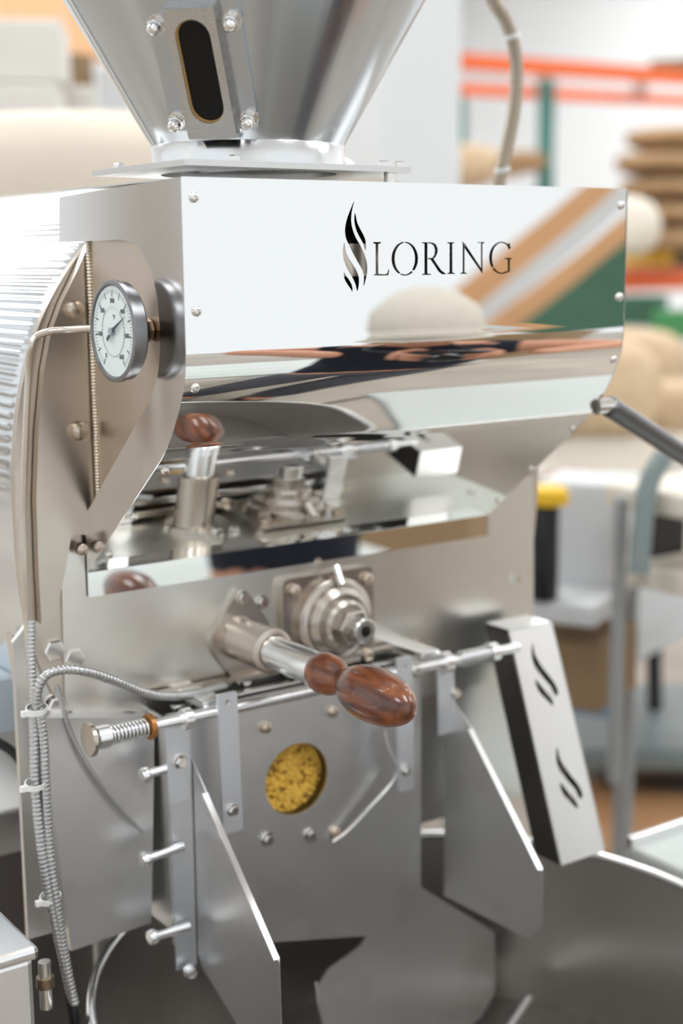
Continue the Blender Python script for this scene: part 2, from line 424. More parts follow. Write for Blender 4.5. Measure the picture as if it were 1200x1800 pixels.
def sweep(profile, x0, x1, t, nx=2, bm=None):
    """sheet along X with thickness to the inside (+normal)"""
    bm = bm or bmesh.new(); n = len(profile)
    nor = []
    for i in range(n):
        a = Vector(profile[max(i - 1, 0)]); b = Vector(profile[min(i + 1, n - 1)]); d = (b - a).normalized(); nor.append(Vector((-d[1], d[0])))
    rows = []
    for side in (0, 1):
        row = []
        for j in range(nx):
            x = x0 + (x1 - x0) * j / (nx - 1)
            row.append([bm.verts.new((x, profile[i][0] + nor[i][0] * t * side, profile[i][1] + nor[i][1] * t * side)) for i in range(n)])
        rows.append(row)
    for side in (0, 1):
        for j in range(nx - 1):
            for i in range(n - 1): bm.faces.new([rows[side][j][i], rows[side][j + 1][i], rows[side][j + 1][i + 1], rows[side][j][i + 1]])
    for j in (0, nx - 1):
        for i in range(n - 1): bm.faces.new([rows[0][j][i], rows[0][j][i + 1], rows[1][j][i + 1], rows[1][j][i]])
    for i in (0, n - 1):
        for j in range(nx - 1): bm.faces.new([rows[0][j][i], rows[0][j + 1][i], rows[1][j + 1][i], rows[1][j][i]])
    return bm
obj('hood_curved_sheet', sweep(prof, 0, HW, .0012, 3), 'mirror', R, True, angle=25)
obj('hood_lip', sweep([(.245, 1.172), (.2465, 1.171), (.2468, 1.142)], 0, HW, .0012), 'mirror', R)
obj('hood_top', box((HW / 2, .14, 1.5985), (HW, .278, .0015)), 'satin', R)
cheek = [(0, 1.5995), (.28, 1.5915), (.285, 1.542)] + smoothopen([(.130, 1.543), (.098, 1.537), (.071, 1.515), (.057, 1.49), (.053, 1.465), (.0525, 1.44), (.057, 1.415), (.066, 1.398), (.080, 1.380), (.11, 1.355)], 4) + [(.246, 1.238), (.2478, 1.142), (.2465, 1.142), (.2463, 1.172)] + [(p[0] + .0006, p[1]) for p in reversed(prof[:-1])]
fc = [(-a, b) for a, b in cheek]
obj('hood_cheek', sheet(fc, [], .0012, FX(-.0002)), 'cheek', R, label='polished side sheet of the hood with an S-shaped cutout')
obj('hood_cheek', sheet(fc, [], .0012, FX(HW + .0013)), 'cheek', R)
for (px, py, side) in [(340, 347, 0), (345, 547, 0), (1091, 361, 1), (1088, 522, 1)]:
    bolt('rivet', 'button', P(px, py, y=0), NY, hood, .95, random.random())
for x in (.0125, .591):
    bolt('rivet', 'button', (x, .0075, 1.398), (0, -1, -.25), hood, .95, random.random())
    for y, z in ((.075, 1.309), (.150, 1.249), (.215, 1.197)): bolt('rivet', 'button', (x, y - .001, z - .0015), (0, -.62, -.78), hood, .8, random.random())
# body inside the hood
inner = [(.035, 1.592), (.034, 1.40), (.08, 1.325), (.232, 1.195), (.232, 1.592)]
bmi = bmesh.new(); A = [bmi.verts.new((.012, y, z)) for y, z in inner]; B = [bmi.verts.new((.587, y, z)) for y, z in inner]
bmi.faces.new(A); bmi.faces.new(B[::-1])
for i in range(5): bmi.faces.new([A[i], A[(i + 1) % 5], B[(i + 1) % 5], B[i]])
ib = obj('inner_housing', bmi, 'box', R)
obj('stiffener', box((.145, .022, (P(630, 428, y=0).z + P(630, 486, y=0).z) / 2), (.24, .018, P(630, 428, y=0).z - P(630, 486, y=0).z)), 'satin_warm', ib)
obj('cutout_shade', box((.38, .030, 1.50), (.40, .006, .16)), 'black', ib)  # black sheet stands in for the shade behind the cut letters
# weld bead: overlapping little lens shaped ripples
bmw = bmesh.new(); z = 1.545
while z > 1.245:
    m4 = Matrix.Translation((.011, .233, z)) @ Matrix.Diagonal((.0042, .0042, .0026, 1)); b2 = bmesh.new(); bmesh.ops.create_icosphere(b2, subdivisions=1, radius=1, matrix=m4); merge(bmw, b2); z -= .0036
tag(obj('weld_bead', bmw, 'weld', R, True, angle=80), kind='stuff')

# drum housing: superellipse outline extruded back, fine corrugation running front to back
DC = (.31, 1.235)
def drum_outline(s=0.0, corr=0.0, n=1600):
    out = []
    for k in range(n):
        t = 2 * PI * k / n; c, q = math.cos(t), math.sin(t); e = 2 / 2.5
        x = (.390 + s) * math.copysign(abs(c) ** e, c); z_ = (.395 + s) * math.copysign(abs(q) ** e, q)
        if z_ < -.12: z_ = -.12 + (z_ + .12) * .9
        L_ = 2 * PI * .4 / .012
        am = corr * max(0, min(1, (z_ + .02) / .12))
        r_ = 1 + am * (.5 + .5 * math.sin(t * L_))
        out.append((DC[0] + x * r_, DC[1] + z_ * r_))
    return out
bmd = bmesh.new(); ys = [.268, .285, .292, .70, 1.10]; cr = [0, 0, .003, .003, .003]
rows = [[bmd.verts.new((x, y, z)) for x, z in drum_outline(-.004, c)] for y, c in zip(ys, cr)]
for a, b in zip(rows, rows[1:]):
    for k in range(len(a)): bmd.faces.new([a[k], a[(k + 1) % len(a)], b[(k + 1) % len(a)], b[k]])
bmd.faces.new(rows[0]); bmd.faces.new(rows[-1])
obj('drum_shell', bmd, 'drum', R, True, angle=60, label='corrugated stainless drum housing')
obj('drum_gasket', sheet(drum_outline(-.002, n=120), [], .006, FY(.262)), 'darksteel', R)
dfl = obj('drum_flange', sheet(drum_outline(0, n=160), [], .010, FY(.2535)), 'satin_warm', R, label='front flange ring of the drum')
fy = lambda px, py, y=.236: (lambda p: (p.x, p.z))(P(px, py, y=y))
ring = [fy(158, 432), fy(136, 480), fy(112, 530), fy(92, 585), fy(80, 650), fy(70, 760), fy(66, 880), fy(70, 1000), fy(75, 1098), fy(100, 1085), fy(118, 1000), fy(128, 940)]
ring = [(x, z) for x, z in ring] + [(.10, 1.20), (.10, 1.54)]
fr = obj('end_plate', sheet(ring, [], .012, FY(.2395)), 'satin_warm', R, label='bent end plate with worn round bolts beside the weld')
for px, py in ((130, 545), (137, 757)): bolt('bolt', 'old', P(px, py, y=.2395), NY, fr, 1.35)
bolt('bolt', 'old', P(142, 965, y=.2395), NY, fr, .9)

# front face plate (light, slightly worn) and the body panel under it
fpl = roundpoly([(-.030, 1.20), (.688, 1.215), (.694, .93), (.12, .93), (.05, 1.0), (-.005, .985), (-.033, 1.02)], [0, .0, 0, 0, .03, .03, .04])
fp = obj('front_plate', sheet(fpl, [], .008, FY(.250)), 'plate', R, label='flat front face plate of the roaster carrying the shaft bearing')
low = [(-.088, .742), (.693, .742), (.693, 1.19), (.0, 1.19), (-.06, 1.13), (-.088, 1.10)]
lp = obj('body_panel', sheet(low, [], .008, FY(.2595)), 'satin', R)
lpy = .225
lp2 = obj('side_panel', sheet([fy(75, 1262, lpy), fy(125, 1672, lpy), fy(266, 1622, lpy), (.068, .99), (.02, 1.0)], [], .030, FY(lpy)), 'chute', R, label='grey lower left panel')
for px, py in ((90, 1140), (125, 1155), (95, 1240)): bolt('bolt', 'hex', P(px, py, y=.2595), NY, lp, 1.7)
bolt('bolt', 'hex', P(905, 1017, y=.25), NY, fp, .9)
for px, py in ((648, 1090), (648, 1142)): bolt('bolt', 'hex', P(px, py, y=.25), NY, fp, .75)
bolt('bolt', 'hex', P(460, 1058, y=.25), NY, fp, .95)
0 and obj('edge_flange', box((.690, .262, 1.07), (.004, .03, .30)), 'satin', R)

# shaft bearing: square flange, stepped boss, nut and bored stub
bc = P(572, 1080, y=.25)
brn = empty  # noqa
bq = roundpoly([(.258, .998), (.398, .993), (.398, 1.128), (.258, 1.128)], .012)
bg_ = obj('bearing_flange', sheet(bq, [], .014, FY(.238)), 'bearing', R, label='square bearing flange with a stepped boss')
bx, bz = .332, 1.066
def lY(profile, x, z, seg=36): return lathe(profile, frame((x, .238, z), NY), seg)
obj('boss', lY([(0, 0), (.056, 0), (.056, .010), (.050, .014), (.046, .014), (.046, .020), (.038, .026), (.0, .026)], bx, bz), 'bearing', bg_, True)
obj('hub', lY([(0, .02), (.032, .02), (.032, .034), (.027, .038), (0, .038)], bx, bz), 'bearing', bg_, True)
obj('nut', lY([(0, .034), (.024, .034), (.024, .052), (.021, .054), (0, .054)], bx, bz, 6), 'bearing', bg_, True, angle=25)
obj('stub', lY([(0, .05), (.016, .05), (.016, .072), (.014, .074), (.0075, .074), (.0068, .058), (0, .058)], bx, bz), 'satin', bg_, True)
obj('bore_shade', lY([(0, .0585), (.0066, .0585), (.0066, .0600), (0, .0600)], bx, bz, 20), 'black', bg_)  # black disc paints in the dark of the stub's hole
obj('grease_nipple', cyl((bx, .228, 1.138), (bx, .215, 1.116), .005), 'bolt', bg_)
for x, z in ((.273, 1.113), (.386, 1.113), (.386, 1.010), (.273, 1.012)): bolt('bolt', 'old', (x, .238, z), NY, bg_, 1.1, x * 30)

# tryer socket with diamond flange
tx, tz = .196, 1.063
dia = roundpoly([(tx + .006, tz + .067), (tx + .050, tz + .005), (tx + .006, tz - .072), (tx - .046, tz + .0)], [.016, .03, .016, .03])
ts = obj('tryer_socket', sheet(dia, [], .008, FY(.2425)), 'bearing', R, label='diamond flange and tube that hold the sample tryer')
obj('socket_tube', lathe([(0, 0), (.0275, 0), (.0262, .004), (.0262, .068), (.0275, .069), (.0275, .078), (.022, .080), (.0205, .08), (.0205, .03), (0, .03)], frame((tx, .2425, tz), NY), 36), 'satin_warm', ts, True)
for dz in (.050, -.055): bolt('bolt', 'hex', (tx + .006, .2425, tz + dz), NY, ts, .95)

# the tryer itself: tube and turned wooden knob
T = empty('sample_tryer', (tx, .2, tz), 'steel sample tryer with turned glossy red-brown wooden knob, stuck in the roaster front', 'tryer')
obj('tube', lathe([(0, .05), (.0196, .05), (.0196, .178), (.0185, .180), (0, .180)], frame((tx, .2425, tz), NY), 36), 'shaft', T, True)
kn = [(0, 0), (.0150, 0), (.0205, .004), (.0232, .012), (.0235, .022), (.0215, .033), (.0165, .043), (.0135, .049), (.0150, .0535), (.0190, .062), (.0245, .074), (.0288, .090), (.0302, .108), (.0290, .128), (.0248, .148), (.0175, .163), (.0090, .1715), (0, .174)]
kn = [(.0, 0)] + [tuple(p) for p in smoothopen(kn[1:-1], 4)] + [(0, .174)]
kn = [(max(r, 0), z) for r, z in kn]
obj('knob', lathe([(r, z) for r, z in kn], frame((tx, .0715, tz), (0, -1, -.02)), 48), 'wood', T, True, angle=60, label='turned red-brown wooden knob')
bolt('screw', 'button', (tx - .004, .085, tz - .0185), (0, 0, -1), T, .7)

# gauge on the left: axis along -X, stem to the inner housing
G = obj('gauge_case', lathe([(0, 0), (.047, 0), (.0495, .003), (.0495, .014), (.0515, .015), (.0515, .021), (.049, .0225), (.0468, .0222), (.0460, .0185), (0, .0185)], frame((-.0155, .094, 1.4515), NX) @ Matrix.Diagonal((1, 1, .78, 1)), 64), 'gauge_rim', R, True, label='round dial thermometer with white face and steel rim')
gx = -.0302
obj('dial_face', lathe([(0, 0), (.0458, 0), (.0458, .0006), (0, .0006)], frame((gx, .094, 1.4515), NX), 48), 'dial', G)
gm = frame((gx - .0007, .094, 1.4515), NX)
bmt = bmesh.new()
for k in range(61):
    a = math.radians(235 - k * 290 / 60); r0, r1 = (.0345, .042) if k % 5 == 0 else (.0385, .042); wd = .0007 if k % 5 == 0 else .0003
    c, s = math.cos(a), math.sin(a)
    vs = [bmt.verts.new(gm @ Vector((r * c - q * s, r * s + q * c, .0001))) for r, q in ((r0, -wd), (r1, -wd), (r1, wd), (r0, wd))]; bmt.faces.new(vs)
tag(obj('scale_marks', bmt, 'ink', G), kind='stuff')
bmt = sheet(arc(0, 0, .0255, .0255, .0006, .0006, -50, 235, 40), [], .0002, gm @ Matrix.Translation((0, 0, .0003)))
for k in range(30):
    a = math.radians(225 - k * 270 / 29); c, s = math.cos(a), math.sin(a)
    vs = [bmt.verts.new(gm @ Vector((r * c - q * s, r * s + q * c, .0002))) for r, q in ((.0225, -.0003), (.0255, -.0003), (.0255, .0003), (.0225, .0003))]; bmt.faces.new(vs)
obj('inner_scale', bmt, 'ink2', G)
def text_mesh(s, size, mat, mw):
    cu = bpy.data.curves.new('t', 'FONT'); cu.body = s; cu.size = size; cu.align_x = 'CENTER'; cu.align_y = 'CENTER'; cu.extrude = .0001
    o = bpy.data.objects.new('t', cu); COL.objects.link(o); dg = bpy.context.evaluated_depsgraph_get()
    me = bpy.data.meshes.new_from_object(o.evaluated_get(dg)); bpy.data.objects.remove(o); me.transform(mw); me.materials.clear(); me.materials.append(M[mat]); return me
for k in range(7):
    a = math.radians(235 - k * 290 / 6); obj('numeral', text_mesh(str(k * 100), .0068, 'ink', gm @ Matrix.Translation((.0305 * math.cos(a), .0305 * math.sin(a), .0003))), None, G)
obj('unit_mark', text_mesh('\u00b0F', .0065, 'ink', gm @ Matrix.Translation((.003, .014, .0003))), None, G)
nd = [(-.0085, -.0105), (.002, -.0022), (.034, .0165), (.0008, .0022), (-.0105, -.0075)]
obj('needle', sheet(nd, [], .0004, gm @ Matrix.Translation((0, 0, .003))), 'ink', G)
obj('needle_hub', lathe([(0, 0), (.004, 0), (.004, .004), (0, .0042)], gm, 20), 'ink2', G, True)
st = obj('gauge_stem', lathe([(0, 0), (.011, 0), (.011, .010), (.0085, .012), (.0085, .03), (0, .03)], frame((-.0165, .094, 1.4515), (1, 0, 0)), 6), 'brass_old', R, True, angle=20)
obj('union_nut', lathe([(0, 0), (.0115, 0), (.0125, .003), (.0125, .010), (.011, .012), (0, .012)], frame((-.001, .094, 1.4515), (1, 0, 0)), 8), 'brass_old', st, True, angle=20)
g0 = P(190, 578, y=.16); g1 = P(110, 580, y=.19)
obj('capillary_tube', tube([(-.014, .12, g0.z - .001), P(165, 578, y=.15), P(120, 580, y=.18), P(85, 583, y=.19), P(64, 592, y=.20), P(54, 612, y=.20), P(50, 660, y=.21), P(45, 760, y=.215), P(41, 880, y=.22), P(44, 1000, y=.22), P(48, 1110, y=.22), P(58, 1245, y=.2)], .0038, 10), 'satin_warm', R, True, angle=80)

# hopper
hc = Vector((.155, .13, 0)); zn0, zn1 = 1.6175, 1.641; K = .585
hp = obj('hopper', lathe([(.1037, zn1), (.1037 + K * .42, zn1 + .42), (.1037 + K * .42 - .002, zn1 + .42), (.1017, zn1)], Matrix.Translation(hc), 128), 'hopper', R, True, angle=60, label='brushed steel hopper cone on a turned neck')
obj('neck_ring', lathe([(.098, zn0), (.1042, zn0), (.1042, zn1 - .0008), (.1030, zn1 + .001), (.098, zn1 + .001)], Matrix.Translation(hc), 128), 'neck', hp, True, angle=40)
fp_ = roundpoly([(.013, .013), (.29, .016), (.30, .24), (.013, .225)], [.004, .004, .02, .004])
ff = obj('hopper_flange', sheet(fp_, [circ(.155, .13, .095, 48)], .006, Matrix.Translation((0, 0, 1.6175))), 'satin', R)
for x, y in ((.282, .028), (.262, .03), (.030, .190), (.075, .026)): bolt('bolt', 'hex', (x, y, 1.6175), (0, 0, 1), ff, .8)
obj('cone_seam', tube([hc + Vector((math.cos(a) * r, math.sin(a) * r, z)) for a in (math.radians(166),) for r, z in ((.1040, zn1), (.1040 + K * .42, zn1 + .42))], .003, 8, sub=1), 'neck', hp, True, angle=80)
obj('back_collar', lathe([(0, 0), (.09, 0), (.09, .012), (.06, .03), (0, .03)], Matrix.Translation((.235, .20, 1.6178)), 40), 'guard', R, True, label='pale rounded collar behind the hopper neck')
for bz_ in (1.6075,): obj('spacer', cyl((.27, .03, 1.599), (.27, .03, 1.612), .006), 'bolt', ff)
ph = math.radians(48.5); hdir = Vector((-math.sin(ph), -math.cos(ph), 0)); gen = (hdir * K + Vector((0, 0, 1))).normalized(); nrm = (hdir - Vector((0, 0, K))).normalized()
tan_ = gen.cross(nrm)
zc = .062; p0 = hc + hdir * (.1037 + K * zc) + Vector((0, 0, zn1 + zc))
SM = Matrix([[tan_[i], gen[i], nrm[i], p0[i]] for i in range(3)] + [[0, 0, 0, 1]])
# base wings (lie against the cone), raised cover with a slot, dark glass, nuts
obj('sight_flange', sheet(roundpoly([(-.046, -.060), (.046, -.060), (.046, .075), (-.046, .075)], .006), [], .007, SM @ Matrix.Translation((0, 0, .0022))), 'hopper', hp)
slot = [(.0175 * math.cos(t), .040 + .0175 * math.sin(t)) for t in np.linspace(0, PI, 14)] + [(.0175 * math.cos(t), -.030 + .0175 * math.sin(t)) for t in np.linspace(PI, 2 * PI, 14)]
cov = sheet(roundpoly([(-.0255, -.064), (.0255, -.064), (.0255, .068), (-.0255, .068)], .003), [slot], .0016, SM @ Matrix.Translation((0, 0, .0145)))
for sx in (-1, 1): box((sx * .0247, .002, .0085), (.0016, .131, .012), cov, m=None) if False else None
for sx in (-1, 1):
    b2 = box((sx * .0247, .002, .008), (.0016, .131, .012)); bmesh.ops.transform(b2, matrix=SM, verts=b2.verts); merge(cov, b2)
b2 = box((0, .0672, .008), (.049, .0016, .012)); bmesh.ops.transform(b2, matrix=SM, verts=b2.verts); merge(cov, b2)
obj('sight_cover', cov, 'cover', hp, label='raised steel cover with a rounded slot window')
obj('sight_glass', sheet([(-.022, -.055), (.022, -.055), (.022, .063), (-.022, .063)], [], .003, SM @ Matrix.Translation((0, 0, .0095))), 'glass', hp)
slot2 = [(a * .95, b * .985 + .0002) for a, b in slot]
obj('glass_gasket', sheet([(a * 1.1, b * 1.04) for a, b in slot], [[(a * .93 + .0006, b * .98) for a, b in slot]], .003, SM @ Matrix.Translation((0, 0, .0126))), 'gasket', hp)
for a, b in ((-.038, .050), (.038, .050), (-.038, -.049), (.038, -.049)): obj('acorn_nut', BM['acorn'], None, hp, mw=SM @ Matrix.Translation((a, b, .0022)) @ Matrix.Rotation(a * 20 + b, 4, 'Z') @ Matrix.Scale(1.05, 4))

# discharge door with bean window, chute side, flange strips
dy = .200
door = [(.070, 1.000), (.447, 1.000), (.447, .655)] + [(.352, .640), (.10, .700), (.070, .712)]
win = circ(.250, .881, .0465, 48)
dr = obj('discharge_door', sheet(door, [win], .0025, FY(dy)), 'chute', R, label='grey discharge door with a round bean window')
obj('chute_side', box((.0715, .229, .862), (.003, .052, .265)), 'chute', R)
obj('chute_side', box((.4455, .229, .85), (.003, .052, .30)), 'chute', R)
obj('hinge_strip', sheet([(.0715, .995), (.0985, .995), (.0985, .680), (.0715, .680)], [], .004, FY(.1955)), 'zinc', R)
for px, py, kk in ((465, 1278, 'old'), (583, 1250, 'old'), (470, 1475, 'hex'), (545, 1468, 'hex'), (587, 1462, 'old')): bolt('bolt', kk, P(px, py, y=dy), NY, dr, .95, px)
obj('window_ring', sheet(circ(.25, .881, .050, 48), [circ(.25, .881, .0463, 48)], .012, FY(dy + .003)), 'darksteel', dr)
# beans behind the window
bb = bmesh.new(); bean0 = bmesh.new(); bmesh.ops.create_icosphere(bean0, subdivisions=2, radius=1)
mb = bpy.data.meshes.new('bean'); bean0.to_mesh(mb); bean0.free()
for i in range(520):
    a = random.random() * 2 * PI; r = .050 * math.sqrt(random.random())
    m4 = Matrix.Translation((.25 + r * math.cos(a), .2175 + random.random() * .004, .881 + r * math.sin(a))) @ Matrix.Rotation(random.random() * 6, 4, Vector((random.random(), random.random(), random.random() + .1)).normalized()) @ Matrix.Diagonal((.0046, .0034, .0028, 1))
    n0 = len(bb.verts); bb.from_mesh(mb); bb.verts.ensure_lookup_table()
    bmesh.ops.transform(bb, matrix=m4, verts=bb.verts[n0:])
tag(obj('coffee_beans', bb, 'bean', None, True, angle=90), 'yellow unroasted coffee beans packed behind the round window of the discharge door', 'beans', kind='stuff')
obj('window_back', box((.25, .2245, .881), (.12, .004, .12)), 'gasket', R)
# wire handle on the door
obj('wire_handle', tube([P(676, 1285, y=.190), P(683, 1320, y=.186), P(697, 1352, y=.180), P(690, 1375, y=.180), P(650, 1420, y=.184), P(610, 1462, y=.188), P(585, 1480, y=.193)], .0028, 10), 'satin', R, True, angle=80)

# cross shaft with springs and collars
sy = .165; sz = 1.0035
sh = obj('cross_shaft', cyl((-.030, sy, sz), (.585, sy, sz), .0068, 24), 'shaft', R, True)
def xl(name, x0, x1, r, mat, seg=24): return obj(name, lathe([(0, 0), (r - .001, 0), (r, .001), (r, x1 - x0 - .001), (r - .001, x1 - x0), (0, x1 - x0)], frame((x0, sy, sz), (1, 0, 0)), seg), mat, sh, True)
xl('collar', -.036, -.020, .0130, 'shaft'); xl('collar', .0275, .0340, .0150, 'brown_ring'); xl('collar', .072, .083, .0128, 'shaft')
xl('collar', .532, .546, .0135, 'shaft'); xl('collar', .452, .466, .0145, 'shaft'); xl('collar', .402, .412, .011, 'bolt')
xl('end_disc', -.046, -.040, .019, 'bearing')
def spring(x0, x1, turns, r=.0095):
    pts = [(x0 + (x1 - x0) * i / (turns * 12), sy + r * math.cos(i * PI / 6), sz + r * math.sin(i * PI / 6)) for i in range(turns * 12 + 1)]
    obj('spring', tube(pts, .0016, 6, sub=1), 'shaft', sh, True, angle=80)
spring(-.019, .027, 10); spring(.484, .531, 8)
def strip(pts, w_, y, t=.004):
    q = [(a, b) for a, b in pts]
    return sheet(roundpoly(q, [.003] * len(q)), [circ(q[0][0] + w_ / 2, q[0][1] - .012, .0035, 14)], t, FY(y))
def strap(x, z0, z1, wd, lab, by=.157):
    o = obj('hanger_strap', strip([(x, z0), (x + wd, z0), (x + wd + .004, z1), (x + .004, z1)], wd, by), 'zinc', R, label=lab)
    bolt('bolt', 'hex', (x + wd / 2 + .003, by, z1 + .028), NY, o, .8); return o
a = P(382, 1222, y=.157); b = P(420, 1460, y=.157)
strap(a.x, a.z, b.z, .0265, 'pale strap left of the bean window')
a = P(697, 1158, y=.157); b = P(722, 1388, y=.157)
strap(a.x, a.z, b.z, .0245, 'pale strap right of the bean window')
a = P(291, 1262, y=.178); b = P(318, 1400, y=.178)
o = obj('hanger_strap', sheet([(a.x, a.z), (a.x + .026, a.z), (a.x + .028, .90), (a.x + .002, .90)], [], .004, FY(.178)), 'zinc', R)
bolt('bolt', 'hex', P(316, 1338, y=.178), NY, o, .9)
a = P(778, 1170, y=.170)
o = obj('hanger_strap', sheet([(a.x, a.z), (a.x + .027, a.z), (a.x + .030, .90), (a.x + .003, .90)], [], .004, FY(.180)), 'zinc', R)
bolt('bolt', 'hex', P(800, 1218, y=.180), NY, o, .8)
obj('shaft_mount', box((.118, .21, 1.012), (.03, .08, .010), bev=.002), 'shaft', R)
obj('shaft_mount', box((.440, .21, 1.016), (.03, .08, .010), bev=.002), 'shaft', R)
# ledge bar under the front plate
obj('ledge_bar', box((.27, .2225, .9965), (.36, .012, .010), bev=.002), 'rim', R)
obj('upper_rail', box((.27, .238, 1.014), (.40, .010, .006), bev=.001), 'satin_warm', R)
# hinge pins, pointing left out of the hinge strip
for (px, py, qx, qy) in ((262, 1360, 312, 1345), (262, 1508, 322, 1487), (275, 1645, 332, 1628)):
    a = P(px, py, y=.185); b = P(qx, qy, y=.185); o = obj('hinge_pin', cyl(a, b, .0055, 14), 'shaft', R, True)
    obj('pin_head', lathe([(0, 0), (.0085, .001), (.0095, .006), (.008, .010), (0, .011)], frame(a, (a - b)), 18), 'shaft', o, True)
obj('hinge_pin', lathe([(0, 0), (.008, .001), (.0085, .006), (.006, .012), (0, .014)], frame(P(330, 1705, y=.19), NY), 18), 'shaft', R, True)

# guide wings: steel sheets standing out from the door, folded bright top edge
def wing(x, yz, lab):
    o = obj('guide_wing', sheet(roundpoly([(-a, b) for a, b in yz[0]], yz[1]), [], .0016, FX(x)), 'chute', R, label=lab)
    e0, e1 = yz[2], yz[3]
    d = (Vector((0, e1[0], e1[1])) - Vector((0, e0[0], e0[1])))
    c = Vector((x - .002, (e0[0] + e1[0]) / 2, (e0[1] + e1[1]) / 2)); an = math.atan2(d.z, d.y)
    obj('folded_edge', box(c, (.0075, d.length, .0016), m=Matrix.Rotation(an, 4, 'X')), 'rim', o); return o
wing(.100, ([(.199, .943), (.166, .911), (.011, .762), (.009, .672), (.030, .645), (.100, .640), (.185, .680), (.199, .70)], [0, 0, .004, .012, .02, .02, .01, 0], (.163, .909), (.012, .764)), 'left guide wing with a bright folded edge')
wing(.4865, ([(.199, .955), (.146, .916), (.006, .766), (.004, .690), (.030, .665), (.199, .66)], [0, 0, .004, .022, .02, 0], (.144, .914), (.007, .768)), 'right guide wing with a bright folded edge')
# curved deflector spout under the door, hangs into the tray
sp = [fy(742, 1560, dy), fy(790, 1590, dy), fy(872, 1640, dy), fy(874, 1745, dy), fy(850, 1790, dy), fy(780, 1840, dy), fy(600, 1900, dy), fy(570, 1800, dy), fy(558, 1745, dy), fy(580, 1705, dy), fy(632, 1668, dy), fy(648, 1650, dy), fy(640, 1630, dy)]
bms = sheet(roundpoly(sp, [0, 0, .01, .02, .03, .02, 0, .01, .02, .02, .008, .008, 0]), [], .0016, FY(dy + .004))
obj('chute_spout', bms, 'chute', R, label='rounded steel spout sheet below the discharge door')
obj('spout_rod', tube([P(555, 1725, y=.19), P(562, 1775, y=.18), P(580, 1840, y=.17)], .002, 8), 'rim', R, True, angle=80)

# guard box over the right end of the shaft, flames cut through its face
gv = [P(893, 1108, x=.579), P(968, 1083, x=.657), P(1065, 1488, x=.665), P(985, 1522, x=.579)]
gO = gv[0]; gu = (gv[1] - gv[0]); gu2 = (gv[2] - gv[3]); gvv = (gv[3] - gv[0])
ux = Vector((1, 0, .0)).normalized(); dn = (gv[3] - gv[0]).normalized(); ux = (ux - dn * ux.dot(dn)).normalized(); gn = dn.cross(ux).normalized()
if gn.y > 0: gn = -gn
GM = Matrix([[ux[i], -dn[i], gn[i], gO[i]] for i in range(3)] + [[0, 0, 0, 1]])
GL = gvv.length; GW = .080
def gpx(px, py):
    r = Vector(MC @ camdir(px, py)); c = Vector(CAM); t = (gO - c).dot(gn) / r.dot(gn); q = GM.inverted() @ (c + r * t); return (q.x, q.y)
fl_big = [(936, 1130), (934, 1152), (940, 1172), (953, 1190), (967, 1206), (975, 1222), (981, 1218), (974, 1200), (960, 1182), (948, 1165), (940, 1150)]
fl_top = [(942, 1142), (948, 1158), (960, 1172), (972, 1186), (970, 1174), (958, 1160)]
fl_low = [(941, 1194), (944, 1210), (954, 1224), (966, 1236), (973, 1240), (968, 1226), (956, 1212)]
fh = []
for dx, dyy in ((0, 0), (43, 181)):
    for g in (fl_big, fl_low): fh.append(smoothpoly([gpx(a + dx, b + dyy) for a, b in g], 3))
gb = obj('guard_face', sheet(roundpoly([(0, -GL), (GW + .004, -GL), (GW, 0), (0, 0)], [.002, .004, .004, .002]), fh, .0018, GM), 'guard', R, label='pale sloping guard face with two flame cutouts')
dpt = .052
def gloc(pts, z0, z1):
    b_ = bmesh.new(); A_ = [b_.verts.new(GM @ Vector((a, b, z0))) for a, b in pts]; B_ = [b_.verts.new(GM @ Vector((a, b, z0)) + Vector((0, (z1 - z0) * -.94, 0))) for a, b in pts]
    b_.faces.new(A_); b_.faces.new(B_[::-1])
    for i in range(len(pts)): b_.faces.new([A_[i], A_[(i + 1) % len(pts)], B_[(i + 1) % len(pts)], B_[i]])
    return b_
obj('guard_side', gloc([(0, -GL), (.002, -GL), (.002, 0), (0, 0)], 0, -dpt), 'darksteel', gb)
obj('guard_side', gloc([(GW + .001, -GL), (GW + .003, -GL), (GW, 0), (GW - .002, 0)], 0, -dpt), 'satin', gb)
obj('guard_top', gloc([(0, -.002), (GW, -.002), (GW, 0), (0, 0)], 0, -dpt), 'guard', gb)
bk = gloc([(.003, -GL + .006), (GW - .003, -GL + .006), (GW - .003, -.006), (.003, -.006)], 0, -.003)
bmesh.ops.translate(bk, vec=(0, dpt * .9, 0), verts=bk.verts); obj('guard_inside', bk, 'black', gb)

